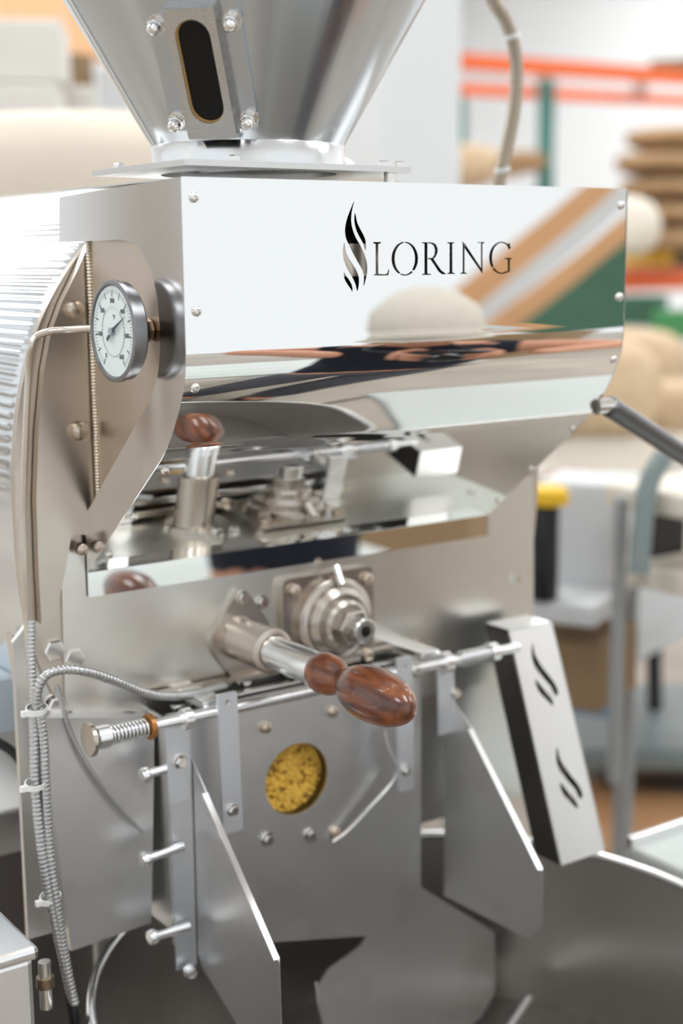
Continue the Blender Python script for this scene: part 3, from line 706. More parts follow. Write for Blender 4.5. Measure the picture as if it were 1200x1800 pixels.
# braided cables and nylon ties at the left
def braided(name, pts, r, lab=None, turns=None, parent=None, mat='braid'):
    pts = [Vector(p) for p in pts]
    o = obj(name, tube(pts, r, 12, sub=10), mat, parent or R, True, angle=80, label=lab)
    # woven relief: two opposed helices around the core
    path = smoothopen([tuple(p) for p in pts], 10); L_ = sum((Vector(b) - Vector(a)).length for a, b in zip(path, path[1:]))
    n = int(L_ / (r * .95))
    cum = [0]
    for a, b in zip(path, path[1:]): cum.append(cum[-1] + (Vector(b) - Vector(a)).length)
    def at_(s):
        for i in range(len(cum) - 1):
            if cum[i + 1] >= s: t = (s - cum[i]) / max(1e-9, cum[i + 1] - cum[i]); return Vector(path[i]).lerp(Vector(path[i + 1]), t), (Vector(path[i + 1]) - Vector(path[i])).normalized()
        return Vector(path[-1]), (Vector(path[-1]) - Vector(path[-2])).normalized()
    bmr = bmesh.new()
    for k in range(n):
        p, d = at_((k + .5) * L_ / n)
        b2 = lathe([(r * .98, -r * .32), (r * 1.12, -r * .12), (r * 1.12, r * .12), (r * .98, r * .32)], frame(p, d + Vector((.12, .1, .25)) * .8), 10); merge(bmr, b2)
    tag(obj('braid', bmr, mat, o, True, angle=80), kind='stuff'); return o
ca = braided('braided_cable', [P(58, 1240, y=.19), P(60, 1300, y=.188), P(62, 1380, y=.185), P(72, 1480, y=.18), P(88, 1580, y=.175), P(110, 1680, y=.17), P(128, 1760, y=.165)], .0052, 'outer of two braided steel cables hanging at the left')
cb = braided('braided_cable', [P(66, 1235, y=.185), P(76, 1300, y=.183), P(80, 1380, y=.18), P(86, 1480, y=.178), P(98, 1580, y=.172), P(116, 1690, y=.168), P(131, 1765, y=.163)], .0050, 'inner of two braided steel cables hanging at the left')
braided('braided_cable', [P(64, 1250, y=.185), P(66, 1215, y=.18), P(80, 1188, y=.175), P(110, 1177, y=.17), P(150, 1180, y=.165), P(200, 1196, y=.17), P(255, 1218, y=.18), P(300, 1224, y=.19), P(350, 1218, y=.20), P(395, 1205, y=.21)], .0050, 'braided cable arching across the front plate')
braided('braided_cable', [P(55, 1090, y=.21), P(54, 1150, y=.205), P(60, 1235, y=.195)], .0046)
obj('cable_boot', tube([P(122, 1740, y=.17), P(130, 1790, y=.165), P(133, 1830, y=.165)], .006, 10), 'black', ca, True)
obj('thin_cable', tube([P(100, 1205, y=.222), P(112, 1250, y=.220), P(130, 1300, y=.218), P(160, 1355, y=.215), P(205, 1415, y=.213), P(250, 1462, y=.211)], .0026, 8), 'braid', R, True, angle=80)
for i, (px, py, s) in enumerate(((64, 1247, 0), (62, 1378, 1), (88, 1578, 1))):
    c = P(px, py, y=.182)
    o = obj('cable_tie', lathe([(.0125, -.003), (.0140, -.003), (.0140, .003), (.0125, .003)], frame(c, (.1, -.15, 1)) @ Matrix.Diagonal((1.1, .75, 1, 1)), 24), 'tie', R, True)
    obj('tie_head', box(c + Vector((-.015, -.004, -.001)), (.008, .006, .007), bev=.001), 'tie', o)

# rear hose with ties
hz = [P(850, -60, y=.33), P(866, 0, y=.33), P(888, 35, y=.33), P(903, 80, y=.33), P(908, 130, y=.33), P(904, 190, y=.33), P(895, 240, y=.33), P(884, 290, y=.33), P(874, 340, y=.33), P(870, 380, y=.33)]
ho = braided('braided_hose', hz, .0088, 'thick braided hose rising behind the hood', mat='hose')
for px, py in ((900, 63), (882, 298)):
    obj('cable_tie', lathe([(.0100, -.003), (.0116, -.003), (.0116, .003), (.0100, .003)], frame(P(px, py, y=.33), (-.25, 0, 1) if py > 200 else (.35, 0, -1)), 24), 'tie', ho, True)

# black handle bar running out of the hood's right end
ra = P(1070, 714, x=.618); rb = P(1215, 808, x=.83)
obj('handle_pivot', cyl((.600, ra.y + .004, ra.z), (ra.x + .008, ra.y, ra.z), .010), 'bolt', R, True)
obj('handle_bar', tube([ra, ra.lerp(rb, .5), rb + (rb - ra) * .6], .0135, 24, sub=1), 'glossblack', R, True, angle=60, label='glossy black bar leaving the right end of the hood')
# frame feet under the machine
for x in (.12, .62):
    for y in (.50, 1.0): obj('leg', box((x, y, .46), (.06, .06, .92), bev=.004), 'satin', R)
obj('exhaust_box', box((.24, .78, .50), (.56, .50, .50), bev=.01), 'darksteel', R)
obj('exhaust_pipe', tube([(-.12, .72, .22), (.02, .70, .55), (.10, .70, .70)], .045, 20), 'darksteel', R, True)
obj('frame_bar', box((.31, .75, .80), (.76, .62, .06), bev=.004), 'satin', R)
obj('left_bracket', sheet([fy(22, 1115, .30), fy(58, 1150, .30), fy(66, 1290, .30), fy(50, 1285, .30), fy(30, 1190, .30)], [], .02, FY(.30)), 'satin', R)
cc = P(5, 1235, y=.42)
jb = obj('junction_box', box(cc + Vector((-.03, .03, 0)), (.09, .08, .075), bev=.006), 'grey_box', R)
obj('box_lid', box(cc + Vector((-.03, -.012, .0)), (.085, .006, .070), bev=.002), 'grey_box', jb)
obj('conduit', tube([P(-30, 1290, y=.38), P(30, 1330, y=.36), P(60, 1400, y=.35)], .006, 10), 'black', R, True)

# ------------------------------------------------------------------ cooling tray under the chute
tcx, tcy, trz, trr = .315, -.008, .690, .407
CT = empty('cooling_tray', (tcx, tcy, 0), 'large round steel cooling tray under the discharge door', 'cooling tray')
obj('tray_wall', lathe([(trr, .44), (trr, trz), (trr + .003, trz), (trr + .003, .40), (trr, .40)], Matrix.Translation((tcx, tcy, 0)), 128), 'tray', CT, True, angle=50)
tor = [(trr + .0015 + .006 * math.cos(t), trz + .006 * math.sin(t)) for t in np.linspace(0, 2 * PI, 11)]
obj('tray_rim', lathe(tor, Matrix.Translation((tcx, tcy, 0)), 128), 'rim', CT, True, angle=80)
obj('tray_floor', lathe([(0, .44), (trr, .44), (trr, .432), (0, .432)], Matrix.Translation((tcx, tcy, 0)), 96), 'trayfloor', CT)
obj('hub', lathe([(0, .44), (.045, .44), (.04, .50), (.02, .52), (0, .52)], Matrix.Translation((tcx, tcy, 0)), 32), 'satin', CT, True)
for k in range(4):
    a = math.radians(25 + 90 * k); o = obj('stirring_arm', tube([(tcx + .03 * math.cos(a), tcy + .03 * math.sin(a), .49), (tcx + .36 * math.cos(a + .1), tcy + .36 * math.sin(a + .1), .47)], .008, 12, sub=1), 'satin', CT, True)
for k in range(3):
    a = math.radians(-60 + 120 * k); obj('leg', cyl((tcx + .33 * math.cos(a), tcy + .33 * math.sin(a), 0), (tcx + .33 * math.cos(a), tcy + .33 * math.sin(a), .43), .022), 'satin', CT, True)
# pale shelf outside the tray at right
cw = P(1190, 1500, z=.66)
sd = empty('steel_trolley', (1.13, -.09, 0), 'pale stainless trolley top beside the cooling tray at right', 'trolley')
obj('top', box((1.13, -.09, .655), (.66, .50, .025), bev=.008), 'tabletop_white', sd)
obj('rail', box((1.13, .155, .672), (.66, .012, .02), bev=.003), 'rim', sd)
for x in (.84, 1.44):
    for y in (-.32, .13): obj('leg', box((x, y, .32), (.03, .03, .64), bev=.003), 'satin', sd)

# bottom-left steel cabinet edge
q = P(10, 1700, y=.05)
o = empty('steel_cabinet', (q.x - .10, .15, 0), 'pale steel cabinet with a turned top edge left of the roaster', 'cabinet')
qq = P(58, 1668, y=.03)
obj('body', box((qq.x - .25, .18, qq.z / 2 - .004), (.50, .30, qq.z - .01), bev=.006), 'guard', o)
obj('top', box((qq.x - .25, .18, qq.z - .004), (.51, .31, .014), bev=.005), 'rim', o)
for zz in (.20, .45): obj('drawer_line', box((qq.x - .25, .0285, zz), (.46, .006, .20), bev=.002), 'guard', o)
q = P(78, 1690, y=.16)
o2 = obj('latch', cyl(q, q + Vector((0, 0, -.055)), .007), 'bolt', o, True)
obj('latch_ring', lathe([(0, 0), (.010, 0), (.010, .012), (0, .012)], Matrix.Translation(q + Vector((0, 0, -.03))), 16), 'brass_old', o2, True)

# ------------------------------------------------------------------ worker mirrored in the hood (stands right of the camera, out of frame)
def skin_mesh(name, verts, edges, radii, mat, root=0, sub=2):
    me = bpy.data.meshes.new(name); me.from_pydata([tuple(v) for v in verts], edges, [])
    o = bpy.data.objects.new(name, me); COL.objects.link(o)
    md = o.modifiers.new('s', 'SKIN'); md.use_smooth_shade = True
    for i, r in enumerate(radii):
        sv = me.skin_vertices[0].data[i]; sv.radius = r if isinstance(r, tuple) else (r, r); sv.use_root = (i == root)
    o.modifiers.new('d', 'SUBSURF').levels = sub
    dg = bpy.context.evaluated_depsgraph_get(); out = bpy.data.meshes.new_from_object(o.evaluated_get(dg)); bpy.data.objects.remove(o)
    out.materials.clear(); out.materials.append(M[mat])
    for p in out.polygons: p.use_smooth = True
    return out
PW = Vector((.93, -.80, 0)); fa = math.radians(38.5)
PM = Matrix.Translation(PW) @ Matrix.Rotation(fa, 4, 'Z')      # local +Y is where the person faces
def L3(x, y, z): return PM @ Vector((x, y, z))
pr = empty('person', PW, 'person in a cream hat and navy shirt holding a black camera, mirrored in the hood', 'person')
V = [(0, -.06, .88), (0, -.03, .99), (0, .02, 1.08), (0, .06, 1.18), (0, .095, 1.235), (0, .13, 1.285),
     (-.14, .06, 1.195), (-.33, .10, 1.215), (-.12, .28, 1.20), (.14, .06, 1.195), (.37, .10, 1.215), (.20, .28, 1.20),
     (-.09, 0, .80), (-.10, .02, .44), (-.10, -.02, .07), (-.10, .11, .035), (.09, 0, .80), (.10, .02, .44), (.10, -.02, .07), (.10, .11, .035)]
E_ = [(0, 1), (1, 2), (2, 3), (3, 4), (4, 5), (3, 6), (6, 7), (7, 8), (3, 9), (9, 10), (10, 11), (0, 12), (12, 13), (13, 14), (14, 15), (0, 16), (16, 17), (17, 18), (18, 19)]
Rr = [(.12, .085), (.115, .08), (.125, .09), (.11, .08), .052, .05, .055, .040, .026, .055, .040, .026, .085, .055, .038, .03, .085, .055, .038, .03]
obj('body', skin_mesh('body', [L3(*v) for v in V], E_, Rr, 'skin', 0), None, pr)
ids = [0, 1, 2, 3, 6, 9]; Vs = [(0, -.05, .72)] + [V[i] for i in (1, 2, 3)] + [(0, .08, 1.21), (-.14, .06, 1.195), (-.21, .068, 1.20), (.14, .06, 1.195), (.22, .068, 1.20)]
obj('shirt', skin_mesh('shirt', [L3(*v) for v in Vs], [(0, 1), (1, 2), (2, 3), (3, 4), (3, 5), (5, 6), (3, 7), (7, 8)], [(.195, .15), (.18, .135), (.175, .13), (.15, .11), .062, .066, .058, .066, .058], 'navy', 0), None, pr)
Vt = [(0, -.05, .90), (-.10, -.01, .74), (-.10, .02, .44), (-.10, -.02, .10), (.10, -.01, .74), (.10, .02, .44), (.10, -.02, .10)]
obj('trousers', skin_mesh('trousers', [L3(*v) for v in Vt], [(0, 1), (1, 2), (2, 3), (0, 4), (4, 5), (5, 6)], [(.165, .125), .105, .085, .06, .105, .085, .06], 'denim', 0), None, pr)
for s in (-1, 1):
    b_ = box((0, 0, 0), (.095, .26, .08), bev=.03); obj('shoe', b_, 'black', pr, True, mw=PM @ Matrix.Translation((s * .10, .045, .041)))
    for f in range(4):
        x = s * (.075 - .004 * f) + .06; z = 1.210 - .017 * f
        pts = [L3(x, .275, z), L3(x - s * .004, .312 + .006 * (1.5 - abs(f - 1.5)), z + .003), L3(x - s * .022, .330, z - .002), L3(x - s * .044, .330, z - .005)]
        obj('finger', tube(pts, lambda t: .0088 - .002 * t, 8, sub=3), 'skin', pr, True, angle=80)
    obj('thumb', tube([L3(s * .078 + .06, .262, 1.210), L3(s * .062 + .06, .255, 1.228), L3(s * .040 + .06, .258, 1.226)], lambda t: .0105 - .002 * t, 8, sub=3), 'skin', pr, True, angle=80)
    b_ = bmesh.new(); bmesh.ops.create_uvsphere(b_, u_segments=16, v_segments=10, radius=1, matrix=PM @ Matrix.Translation((s * .080 + .06, .272, 1.190)) @ Matrix.Diagonal((.016, .038, .040, 1)))
    obj('palm', b_, 'skin', pr, True, angle=80)
# head with face
bh = bmesh.new(); bmesh.ops.create_uvsphere(bh, u_segments=32, v_segments=24, radius=1)
for v in bh.verts:
    x, y, z = v.co
    wz = 1 - .22 * max(0, -z) ** 1.5; v.co = Vector((x * .072 * wz, y * .092 * (1 - .10 * max(0, -z)) + (.012 * max(0, -z) if y > 0 else 0), z * .112))
    if y > .6:
        v.co.y += .020 * math.exp(-((x / .13) ** 2)) * math.exp(-(((z + .12) / .2) ** 2))      # nose
        v.co.y -= .008 * (math.exp(-(((abs(x) - .36) / .15) ** 2 + ((z - .08) / .12) ** 2)))    # eye sockets
        v.co.y += .005 * math.exp(-((x / .25) ** 2 + ((z + .48) / .08) ** 2))                    # lips
HM = PM @ Matrix.Translation((0, .16, 1.332)) @ Matrix.Rotation(math.radians(-28), 4, 'X')
bmesh.ops.transform(bh, matrix=HM, verts=bh.verts); hd = obj('head', bh, 'skin', pr, True, angle=80)
for s in (-1, 1):
    b_ = bmesh.new(); bmesh.ops.create_uvsphere(b_, u_segments=12, v_segments=8, radius=.011, matrix=HM @ Matrix.Translation((s * .028, .078, .008))); obj('eye', b_, 'tie', hd, True, angle=80)
    b_ = bmesh.new(); bmesh.ops.create_uvsphere(b_, u_segments=12, v_segments=8, radius=1, matrix=HM @ Matrix.Translation((s * .073, -.002, -.005)) @ Matrix.Diagonal((.008, .018, .030, 1))); obj('ear', b_, 'skin', hd, True, angle=80)
b_ = bmesh.new(); bmesh.ops.create_uvsphere(b_, u_segments=24, v_segments=16, radius=1, matrix=HM @ Matrix.Translation((0, -.016, .012)) @ Matrix.Diagonal((.079, .092, .112, 1)))
obj('hair', b_, 'hair', pr, True, angle=80)
ht = lathe([(.118, -.012), (.110, .004), (.098, .018), (.100, .045), (.092, .075), (.066, .098), (.03, .107), (0, .108)], HM @ Matrix.Translation((0, -.004, .028)) @ Matrix.Rotation(math.radians(8), 4, 'X'), 40)
for v in ht.verts: v.co += Vector(noise.noise_vector(v.co * 14)) * .004
obj('hat', ht, 'hat', pr, True, angle=80, label='soft cream cloth hat')
cm = empty('handheld_camera', L3(.06, .30, 1.15), 'black camera held by the person mirrored in the hood', 'camera')
obj('camera_body', box((0, 0, 0), (.13, .045, .085), bev=.01), 'black', cm, True, mw=PM @ Matrix.Translation((.06, .300, 1.192)))
obj('lens', lathe([(0, 0), (.034, 0), (.036, .01), (.036, .07), (.032, .075), (.028, .07), (0, .066)], PM @ frame((.06, .322, 1.192), (0, 1, 0)), 32), 'glossblack', cm, True)
obj('strap', tube([L3(.126, .300, 1.225), L3(.13, .22, 1.22), L3(.085, .16, 1.22), L3(0, .03, 1.285), L3(-.085, .16, 1.22), L3(-.05, .22, 1.21), L3(-.006, .300, 1.225)], .004, 8), 'black', cm, True, angle=80)

ST = empty('reflector_table', (.72, -1.46, 0), 'added white table, unseen in front of the roaster, brightens its sheets by reflection', 'table')  # added out of view, its white top brightens the front plate
for i in range(4): obj('table_plank', box((.72, -1.76 + .20 * i, .735), (1.5, .194, .03), bev=.004), 'tabletop_white', ST)
for x in (.04, 1.40):
    for y in (-1.80, -1.12): obj('leg', box((x, y, .36), (.05, .05, .72), bev=.003), 'paleboard', ST)
cb_ = obj('dark_blocker', box((-5.1, 9.9, 1.3), (.5, 1.1, 2.6), bev=.01), 'brown'); tag(cb_, 'added unseen dark brown cupboard against the left wall, mirrored in the hood side', 'blocker')  # dark box added out of view to darken part of the side mirror

# unseen boards added to shape the diagonal bands mirrored in the hood: virtual pixel -> real place
def VP(px, py, d):
    p = P(px, py, d=d); return Vector((p.x, -p.y, p.z))
def plank(a, b, wd, th, mat, lab, cat='board', name='stand_in_board', grp=None):
    a = Vector(a); b = Vector(b); d = (b - a).normalized(); n = Vector((.62, -.78, 0)); n = (n - d * n.dot(d)).normalized(); u = d.cross(n)
    m4 = Matrix([[u[i], n[i], d[i], ((a + b) / 2)[i]] for i in range(3)] + [[0, 0, 0, 1]])
    o = obj(name, box((0, 0, 0), (wd, th, (b - a).length), bev=.006), mat, None, mw=m4); return tag(o, lab, cat, grp)
def ext(a, b, zlo, zhi):
    d = b - a; return a + d * ((zlo - a.z) / d.z), a + d * ((zhi - a.z) / d.z)
BD = 5.5
plank(VP(800, 540, BD), VP(1075, 318, BD), .105, .04, 'tanboard', 'upper added tan board, unseen behind the camera, mirrored at the hood top')
plank(VP(840, 560, BD), VP(1120, 322, BD), .07, .03, 'paleboard', 'added pale grey board between two tan boards, mirrored in the hood')
plank(VP(860, 590, BD), VP(1150, 368, BD), .095, .04, 'tanboard', 'lower added tan board next to the green board, mirrored in the hood')
plank(VP(930, 630, BD), VP(1200, 425, BD), .26, .04, 'greenboard', 'wide added dark green board, unseen behind the camera, mirrored in the hood')
q = VP(880, 610, BD)
tag(obj('support_crate', box((q.x + .02, q.y - .05, .53), (.9, .7, 1.06), m=Matrix.Rotation(-.62, 4, 'Z'), bev=.006), 'brownbox'), 'brown crate under the leaning boards behind the camera', 'crate')
# ------------------------------------------------------------------ background: pallet rack, sacks, tables, scale
def rack():
    r = empty('pallet_rack', P(950, 450, d=8.5) * 1, 'orange and green pallet rack along the warehouse wall', 'shelf')
    r.location.z = 0; Wm[r.name] = Matrix.Translation(r.location); r.matrix_basis = Wm[r.name]
    fz = 1.523 + 1.09
    A = P(700, 107, d=7.8); B = P(1300, 152, d=9.05); A.z = B.z = 2.60
    A2 = P(700, 148, d=9.1); B2 = P(1300, 196, d=10.4); A2.z = B2.z = 2.60
    def beam(a, b, h, nm='beam', mat='orange', wdt=.05):
        d = (b - a); an = math.atan2(d.y, d.x); return obj(nm, box((a + b) / 2, (d.length, wdt, h), bev=.004, m=Matrix.Rotation(an, 4, 'Z')), mat, r)
    beam(A, B, .09); beam(A2, B2, .075)
    for (px, D) in ((972, 8.55), (1460, 10.4)):
        p = P(px, 200, d=D); obj('upright', box((p.x, p.y + .06, 1.28), (.075, .07, 2.56), bev=.004), 'green', r)
        p2 = P(px - 165, 200, d=D + 1.25); obj('upright', box((p2.x, p2.y, 1.28), (.075, .07, 2.56), bev=.004), 'green', r)
        for i in range(3):
            z0 = .3 + i * .8; obj('brace', cyl((p.x, p.y, z0), (p2.x, p2.y, z0 + (.6 if i % 2 else -.0)), .015), 'green', r)
    p = P(805, 200, d=9.4); obj('upright', box((p.x, p.y, 1.28), (.075, .07, 2.56), bev=.004), 'green', r)
    C_ = P(700, 470, d=7.9); D_ = P(1300, 500, d=9.4); C_.z = D_.z = 1.37; beam(C_, D_, .14)
    C2 = P(700, 470, d=9.0); D2 = P(1300, 500, d=10.6); C2.z = D2.z = 1.37; beam(C2, D2, .14)
    # deck boards
    for i in range(14):
        t = (i + .5) / 14; a = A.lerp(B, t); b = A2.lerp(B2, t); d = b - a
        if i % 4 == 1: obj('deck_slat', box((a + b) / 2 + Vector((0, 0, .04)), (.10, d.length, .02), m=Matrix.Rotation(math.atan2(-d.x, d.y), 4, 'Z')), 'crate', r)
        a = C_.lerp(D_, t); b = C2.lerp(D2, t); d = b - a
        obj('deck_slat', box((a + b) / 2 + Vector((0, 0, .075)), (.16, d.length, .02), m=Matrix.Rotation(math.atan2(-d.x, d.y), 4, 'Z')), 'crate', r)
rack()
def sack_mesh(seed, mat):
    b = bmesh.new(); bmesh.ops.create_icosphere(b, subdivisions=4, radius=1)
    for v in b.verts:
        x, y, z = v.co
        f = lambda c, e: math.copysign(abs(c) ** e, c)
        v.co = Vector((f(x, .6) * .5, f(y, .65) * .5, f(z, .75) * .5 * (1 - .15 * abs(x) ** 3)))
        v.co += Vector(noise.noise_vector(v.co * 4 + Vector((seed * 7, 0, 0)))) * .035
    return mesh_from('sack', b, mat, True, 80)
SK = {m: sack_mesh(i + 1, m) for i, m in enumerate(('sack', 'sack2', 'sack3'))}
def sack(px, py, d, w_, h_, mat, lab, grp=None, dep=.5, yaw=.55, cat='sack'):
    c = P(px, py, d=d); o = obj('burlap_sack', SK[mat], None, None, mw=Matrix.Translation(c) @ Matrix.Rotation(yaw + random.uniform(-.1, .1), 4, 'Z') @ Matrix.Diagonal((w_, dep, h_, 1)))
    tag(o, lab, cat, grp); return o
k = 8.6 / 2500
names = ['topmost', 'second', 'third', 'fourth', 'lowest']
for i in range(5):
    sack(1172 + (16, -4, 6, 0, 8)[i], 248 + i * 43, 8.6, .94 if i else .80, 41 * k, 'sack', '%s brown burlap sack of the stack at the right edge of the frame' % names[i], 'brown sacks on the rack', dep=.55)
0 and sack(1275, 300, 8.8, .6, .2, 'sack', 'brown burlap sack cut by the right frame edge on the rack', 'brown sacks on the rack')
sack(812, 293, 8.0, .32, .24, 'sack2', 'tan sack beside the white column, left of the hose', 'tan sacks behind the hood', dep=.4)
sack(868, 290, 8.9, .36, .17, 'sack2', 'tan sack just left of the hose foot', 'tan sacks behind the hood', dep=.4)
sack(915, 285, 8.5, .20, .13, 'sack', 'small brown bag just right of the hose foot', 'tan sacks behind the hood', dep=.3)
0 and sack(840, 375, 8.3, .7, .35, 'sack2', 'tan sack low behind the hood, mostly hidden', 'tan sacks behind the hood', dep=.4)
# cream draped bag right of the hood corner
sack(1088, 398, 6.3, .27, .26, 'sack3', 'cream slumped bag just right of the hood top corner', None, dep=.35)
# yellow and green goods on the low shelf
def at_box(px, py, d, s, mat, name, lab, cat, grp=None, yaw=.6, bev=.01):
    o = obj(name, box((0, 0, 0), s, bev=bev), mat, None, mw=Matrix.Translation(P(px, py, d=d)) @ Matrix.Rotation(yaw, 4, 'Z')); return tag(o, lab, cat, grp)
at_box(1115, 447, 8.7, (.14, .15, .13), 'yellow', 'storage_box', 'small yellow box right beside the hood top corner', 'box')
at_box(1162, 445, 8.8, (.11, .15, .15), 'yellow', 'storage_box', 'yellow box under the brown sacks', 'box')
at_box(1138, 452, 9.0, (.06, .15, .10), 'greenbag', 'storage_box', 'green box between the two yellow boxes', 'box')
at_box(1196, 447, 9.0, (.10, .12, .14), 'black', 'storage_box', 'black box at the right frame edge above the orange beam', 'box')
at_box(1185, 115, 9.0, (.14, .3, .07), 'brown', 'carton', 'dark brown carton on top of the orange rack at the frame edge', 'box')
at_box(1130, 545, 6.2, (.16, .2, .13), 'greenboard', 'storage_bin', 'dark green bin below the orange beam', 'bin')
at_box(1190, 570, 6.0, (.10, .2, .12), 'greenbag', 'storage_bin', 'bright green bag at the right frame edge', 'bag')
at_box(1150, 600, 6.9, (.30, .3, .30), 'bin', 'storage_bin', 'pale grey bin behind the green bags', 'bin')
sack(1040, 690, 4.4, .46, .34, 'sack2', 'tan burlap sack behind the right end of the hood', 'tan sacks behind the black bar', dep=.4)
sack(1110, 645, 5.6, .48, .30, 'sack2', 'pale tan sack above the black bar', 'tan sacks behind the black bar', dep=.4)
sack(1168, 735, 4.75, .36, .26, 'sack2', 'tan sack at the right frame edge below the black bar', 'tan sacks behind the black bar', dep=.4)
sack(985, 765, 5.4, .50, .22, 'sack', 'brown sack low behind the hood corner', 'tan sacks behind the black bar', dep=.4)

# pale work table with legs
tb = P(1090, 835, d=3.6); T2 = empty('work_table', (tb.x, tb.y, 0), 'pale glossy work table behind the guard box at right', 'table')
an = .30
Rz = Matrix.Rotation(an, 4, 'Z'); tz_ = tb.z
def tpart(nm, c, s, mat, bev=.005): return obj(nm, box((0, 0, 0), s, bev=bev), mat, T2, mw=Matrix.Translation((tb.x, tb.y, 0)) @ Rz @ Matrix.Translation(c))
tpart('table_top', (.28, .12, tz_), (1.0, .55, .035), 'tabletop')
tpart('shelf', (.28, .12, tz_ - .42), (.92, .50, .03), 'bin')
for x in (-.20, .76):
    for y in (-.13, .37): tpart('leg', (x, y, tz_ / 2), (.04, .04, tz_ - .03), 'greysteel')
def on_table(px, py, d, s, mat, name, lab, cat, yaw=.3, bev=.01): return at_box(px, py, d, s, mat, name, lab, cat, None, yaw, bev)
o = lathe([(0, 0), (.045, 0), (.047, .008), (.045, .028), (.035, .038), (0, .042)], None, 28)
tag(obj('yellow_lid', o, 'yellow', None, True, mw=Matrix.Translation(P(962, 885, d=3.05))), 'round yellow lid on a dark bottle beside the roaster', 'lid')
o = lathe([(0, -.053), (.030, -.053), (.032, -.04), (.032, .17), (.02, .19), (0, .19)], None, 24)
tag(obj('dark_bottle', o, 'black', None, True, mw=Matrix.Translation(P(955, 1010, d=3.1))), 'dark bottle under the yellow lid', 'bottle')
on_table(1035, 935, 3.3, (.19, .20, .26), 'bin', 'pale_bin', 'pale grey bin below the work table', 'bin', .5)
on_table(1000, 1055, 3.2, (.26, .2, .05), 'bin', 'folded_cloth', 'pale folded cloth on the lower shelf', 'cloth', .5)
on_table(1010, 848, 3.45, (.14, .12, .05), 'red', 'red_pouch', 'dull red pouch at the table edge', 'pouch', .4)
on_table(1010, 1160, 3.3, (.24, .22, .16), 'brownbox', 'cardboard_box', 'brown cardboard box on the floor shelf right of the roaster', 'box', .4)
on_table(1030, 1222, 4.0, (.22, .2, .05), 'ltblue', 'blue_folder', 'light blue folder beside the scale platform', 'folder', .5)
at_box(1085, 1130, 2.95, (.028, .028, .62), 'greysteel', 'steel_post', 'grey square post between the table and the scale', 'post')
# second bench, right edge
p = P(1190, 880, d=2.9); B2_ = empty('side_bench', (p.x + .1, p.y, 0), 'cream bench with a dark grey end frame at the right frame edge', 'bench')
obj('bench_top', box((p.x + .25, p.y, p.z), (.62, .30, .05), bev=.01), 'sack3', B2_)
obj('bench_shelf', box((p.x + .25, p.y, p.z - .16), (.60, .28, .05), bev=.01), 'sack3', B2_)
obj('end_frame', tube([P(1168, 800, d=2.85), P(1140, 850, d=2.85), P(1128, 930, d=2.85), P(1122, 1010, d=2.85)], .022, 12), 'scale', B2_, True)
obj('dark_panel', box(P(1165, 925, d=2.95), (.10, .04, .12), bev=.006), 'black', B2_)
for x in (.5,): obj('leg', box((p.x + x, p.y, (p.z - .18) / 2), (.04, .20, p.z - .18), bev=.004), 'scale', B2_)
# bench scale: platform, column, head
s0 = P(1165, 1275, d=4.3); SCL = empty('platform_scale', (s0.x, s0.y, 0), 'platform scale with grey-green deck and black column right of the guard box', 'scale')
zt = s0.z
RS = Matrix.Translation((s0.x, s0.y, 0)) @ Matrix.Rotation(.92, 4, 'Z')
def spart(nm, c, s, mat, bev=.006, sm=False): return obj(nm, box((0, 0, 0), s, bev=bev), mat, SCL, sm, mw=RS @ Matrix.Translation(c))
spart('deck', (.0, .0, zt), (.66, .66, .05), 'scale', .012); spart('deck_plate', (.0, .0, zt + .028), (.63, .63, .006), 'scale')
spart('base', (.0, 0, zt / 2 - .015), (.40, .40, zt - .03), 'darksteel')

c0 = P(1150, 1245, d=4.35); c1 = P(1148, 1065, d=4.35)
obj('column', cyl(c0, c1, .024), 'black', SCL, True); obj('head', box(P(1165, 1085, d=4.30), (.20, .06, .07), bev=.01), 'black', SCL)
obj('knob', lathe([(0, 0), (.03, 0), (.03, .05), (0, .05)], frame(P(1118, 1125, d=4.22), (-.7, -.7, 0)), 20), 'blue', SCL, True)
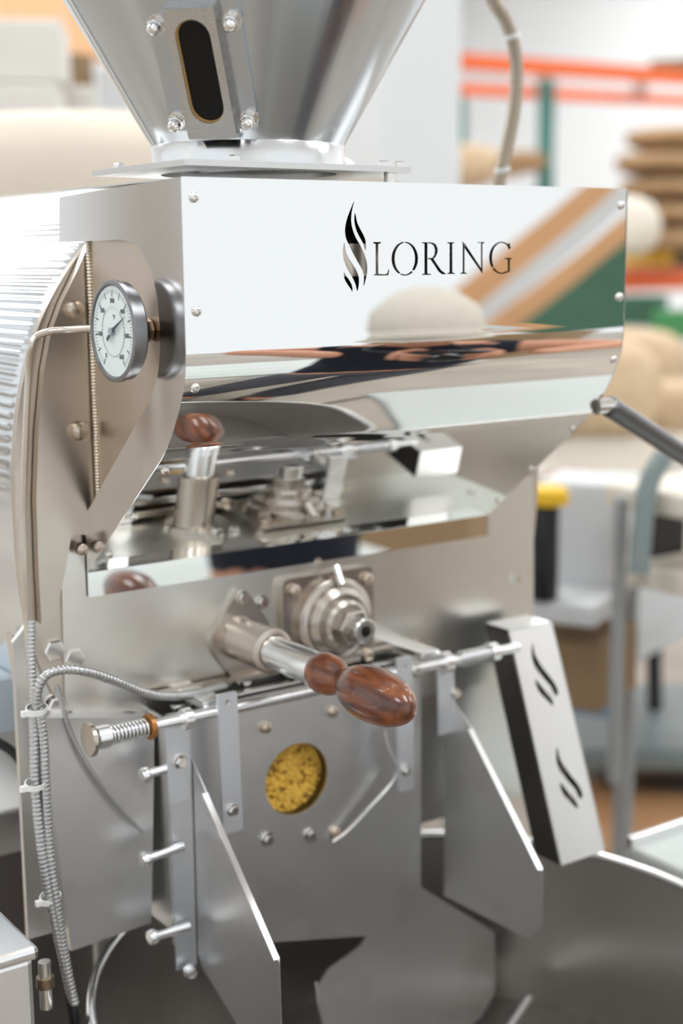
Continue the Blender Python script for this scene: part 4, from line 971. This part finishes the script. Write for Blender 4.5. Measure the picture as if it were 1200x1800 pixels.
# brown paper on the floor
tag(obj('paper_sheet', box(P(1105, 1440, z=.004), (.50, .40, .004), m=Matrix.Rotation(.5, 4, 'Z')), 'tanboard', None), 'tan paper sheet lying on the floor behind the cooling tray', 'paper')

# left background: crates, brown drum, tall cream bin, lit orange box
cbn = P(150, 330, d=3.3)
tag(obj('cream_bin', lathe([(0, 0), (.40, 0), (.42, .03), (.44, 1.66), (.43, 1.74), (.39, 1.80), (.30, 1.832), (.15, 1.848), (0, 1.85)], Matrix.Translation((cbn.x, cbn.y, 0)), 64), 'cream', None, True, angle=50), 'large cream rounded bin standing behind the roaster drum', 'bin')
c1_ = P(45, 120, d=5.0)
wr = empty('shelf_unit', (c1_.x, c1_.y, 0), 'tall pale shelf unit behind the cream bin at left', 'shelf')
obj('cabinet', box((c1_.x, c1_.y, 1.05), (.50, .5, 2.1), bev=.01, m=Matrix.Rotation(-.5, 4, 'Z')), 'crate', wr)
def crate(px, py, w_, h_, lab):
    o = at_box(px, py, 4.6, (w_, .30, h_), 'crate', 'storage_crate', lab, 'crate', 'pale crates at the upper left', -.5); return o
crate(35, 100, .30, .19, 'upper off-white crate at the left frame edge behind the hopper')
crate(30, 198, .30, .15, 'lower off-white crate behind the cream bin')
at_box(50, 20, 4.9, (.24, .2, .10), 'peach', 'carton', 'peach coloured carton on top of the off-white crates', 'box', None, -.5)
at_box(150, 50, 6.2, (.30, .2, .26), 'peach', 'carton', 'peach box standing in for a glow just left of the hopper edge', 'box', None, -.5)  # peach colour paints the soft orange glow beside the hopper
tag(obj('brown_canister', lathe([(0, 0), (.056, 0), (.056, .20), (.05, .215), (0, .22)], Matrix.Translation(P(140, 205, d=5.2)), 28), 'brown', None, True), 'brown canister between the off-white crates and the hopper', 'canister')
at_box(203, 172, 5.25, (.12, .18, .19), 'paleboard', 'grey_case', 'pale grey case right of the brown canister', 'case', None, -.5)
at_box(180, 232, 5.2, (.30, .3, .06), 'crate', 'shelf_board', 'pale board carrying the brown canister', 'shelf', None, -.5)
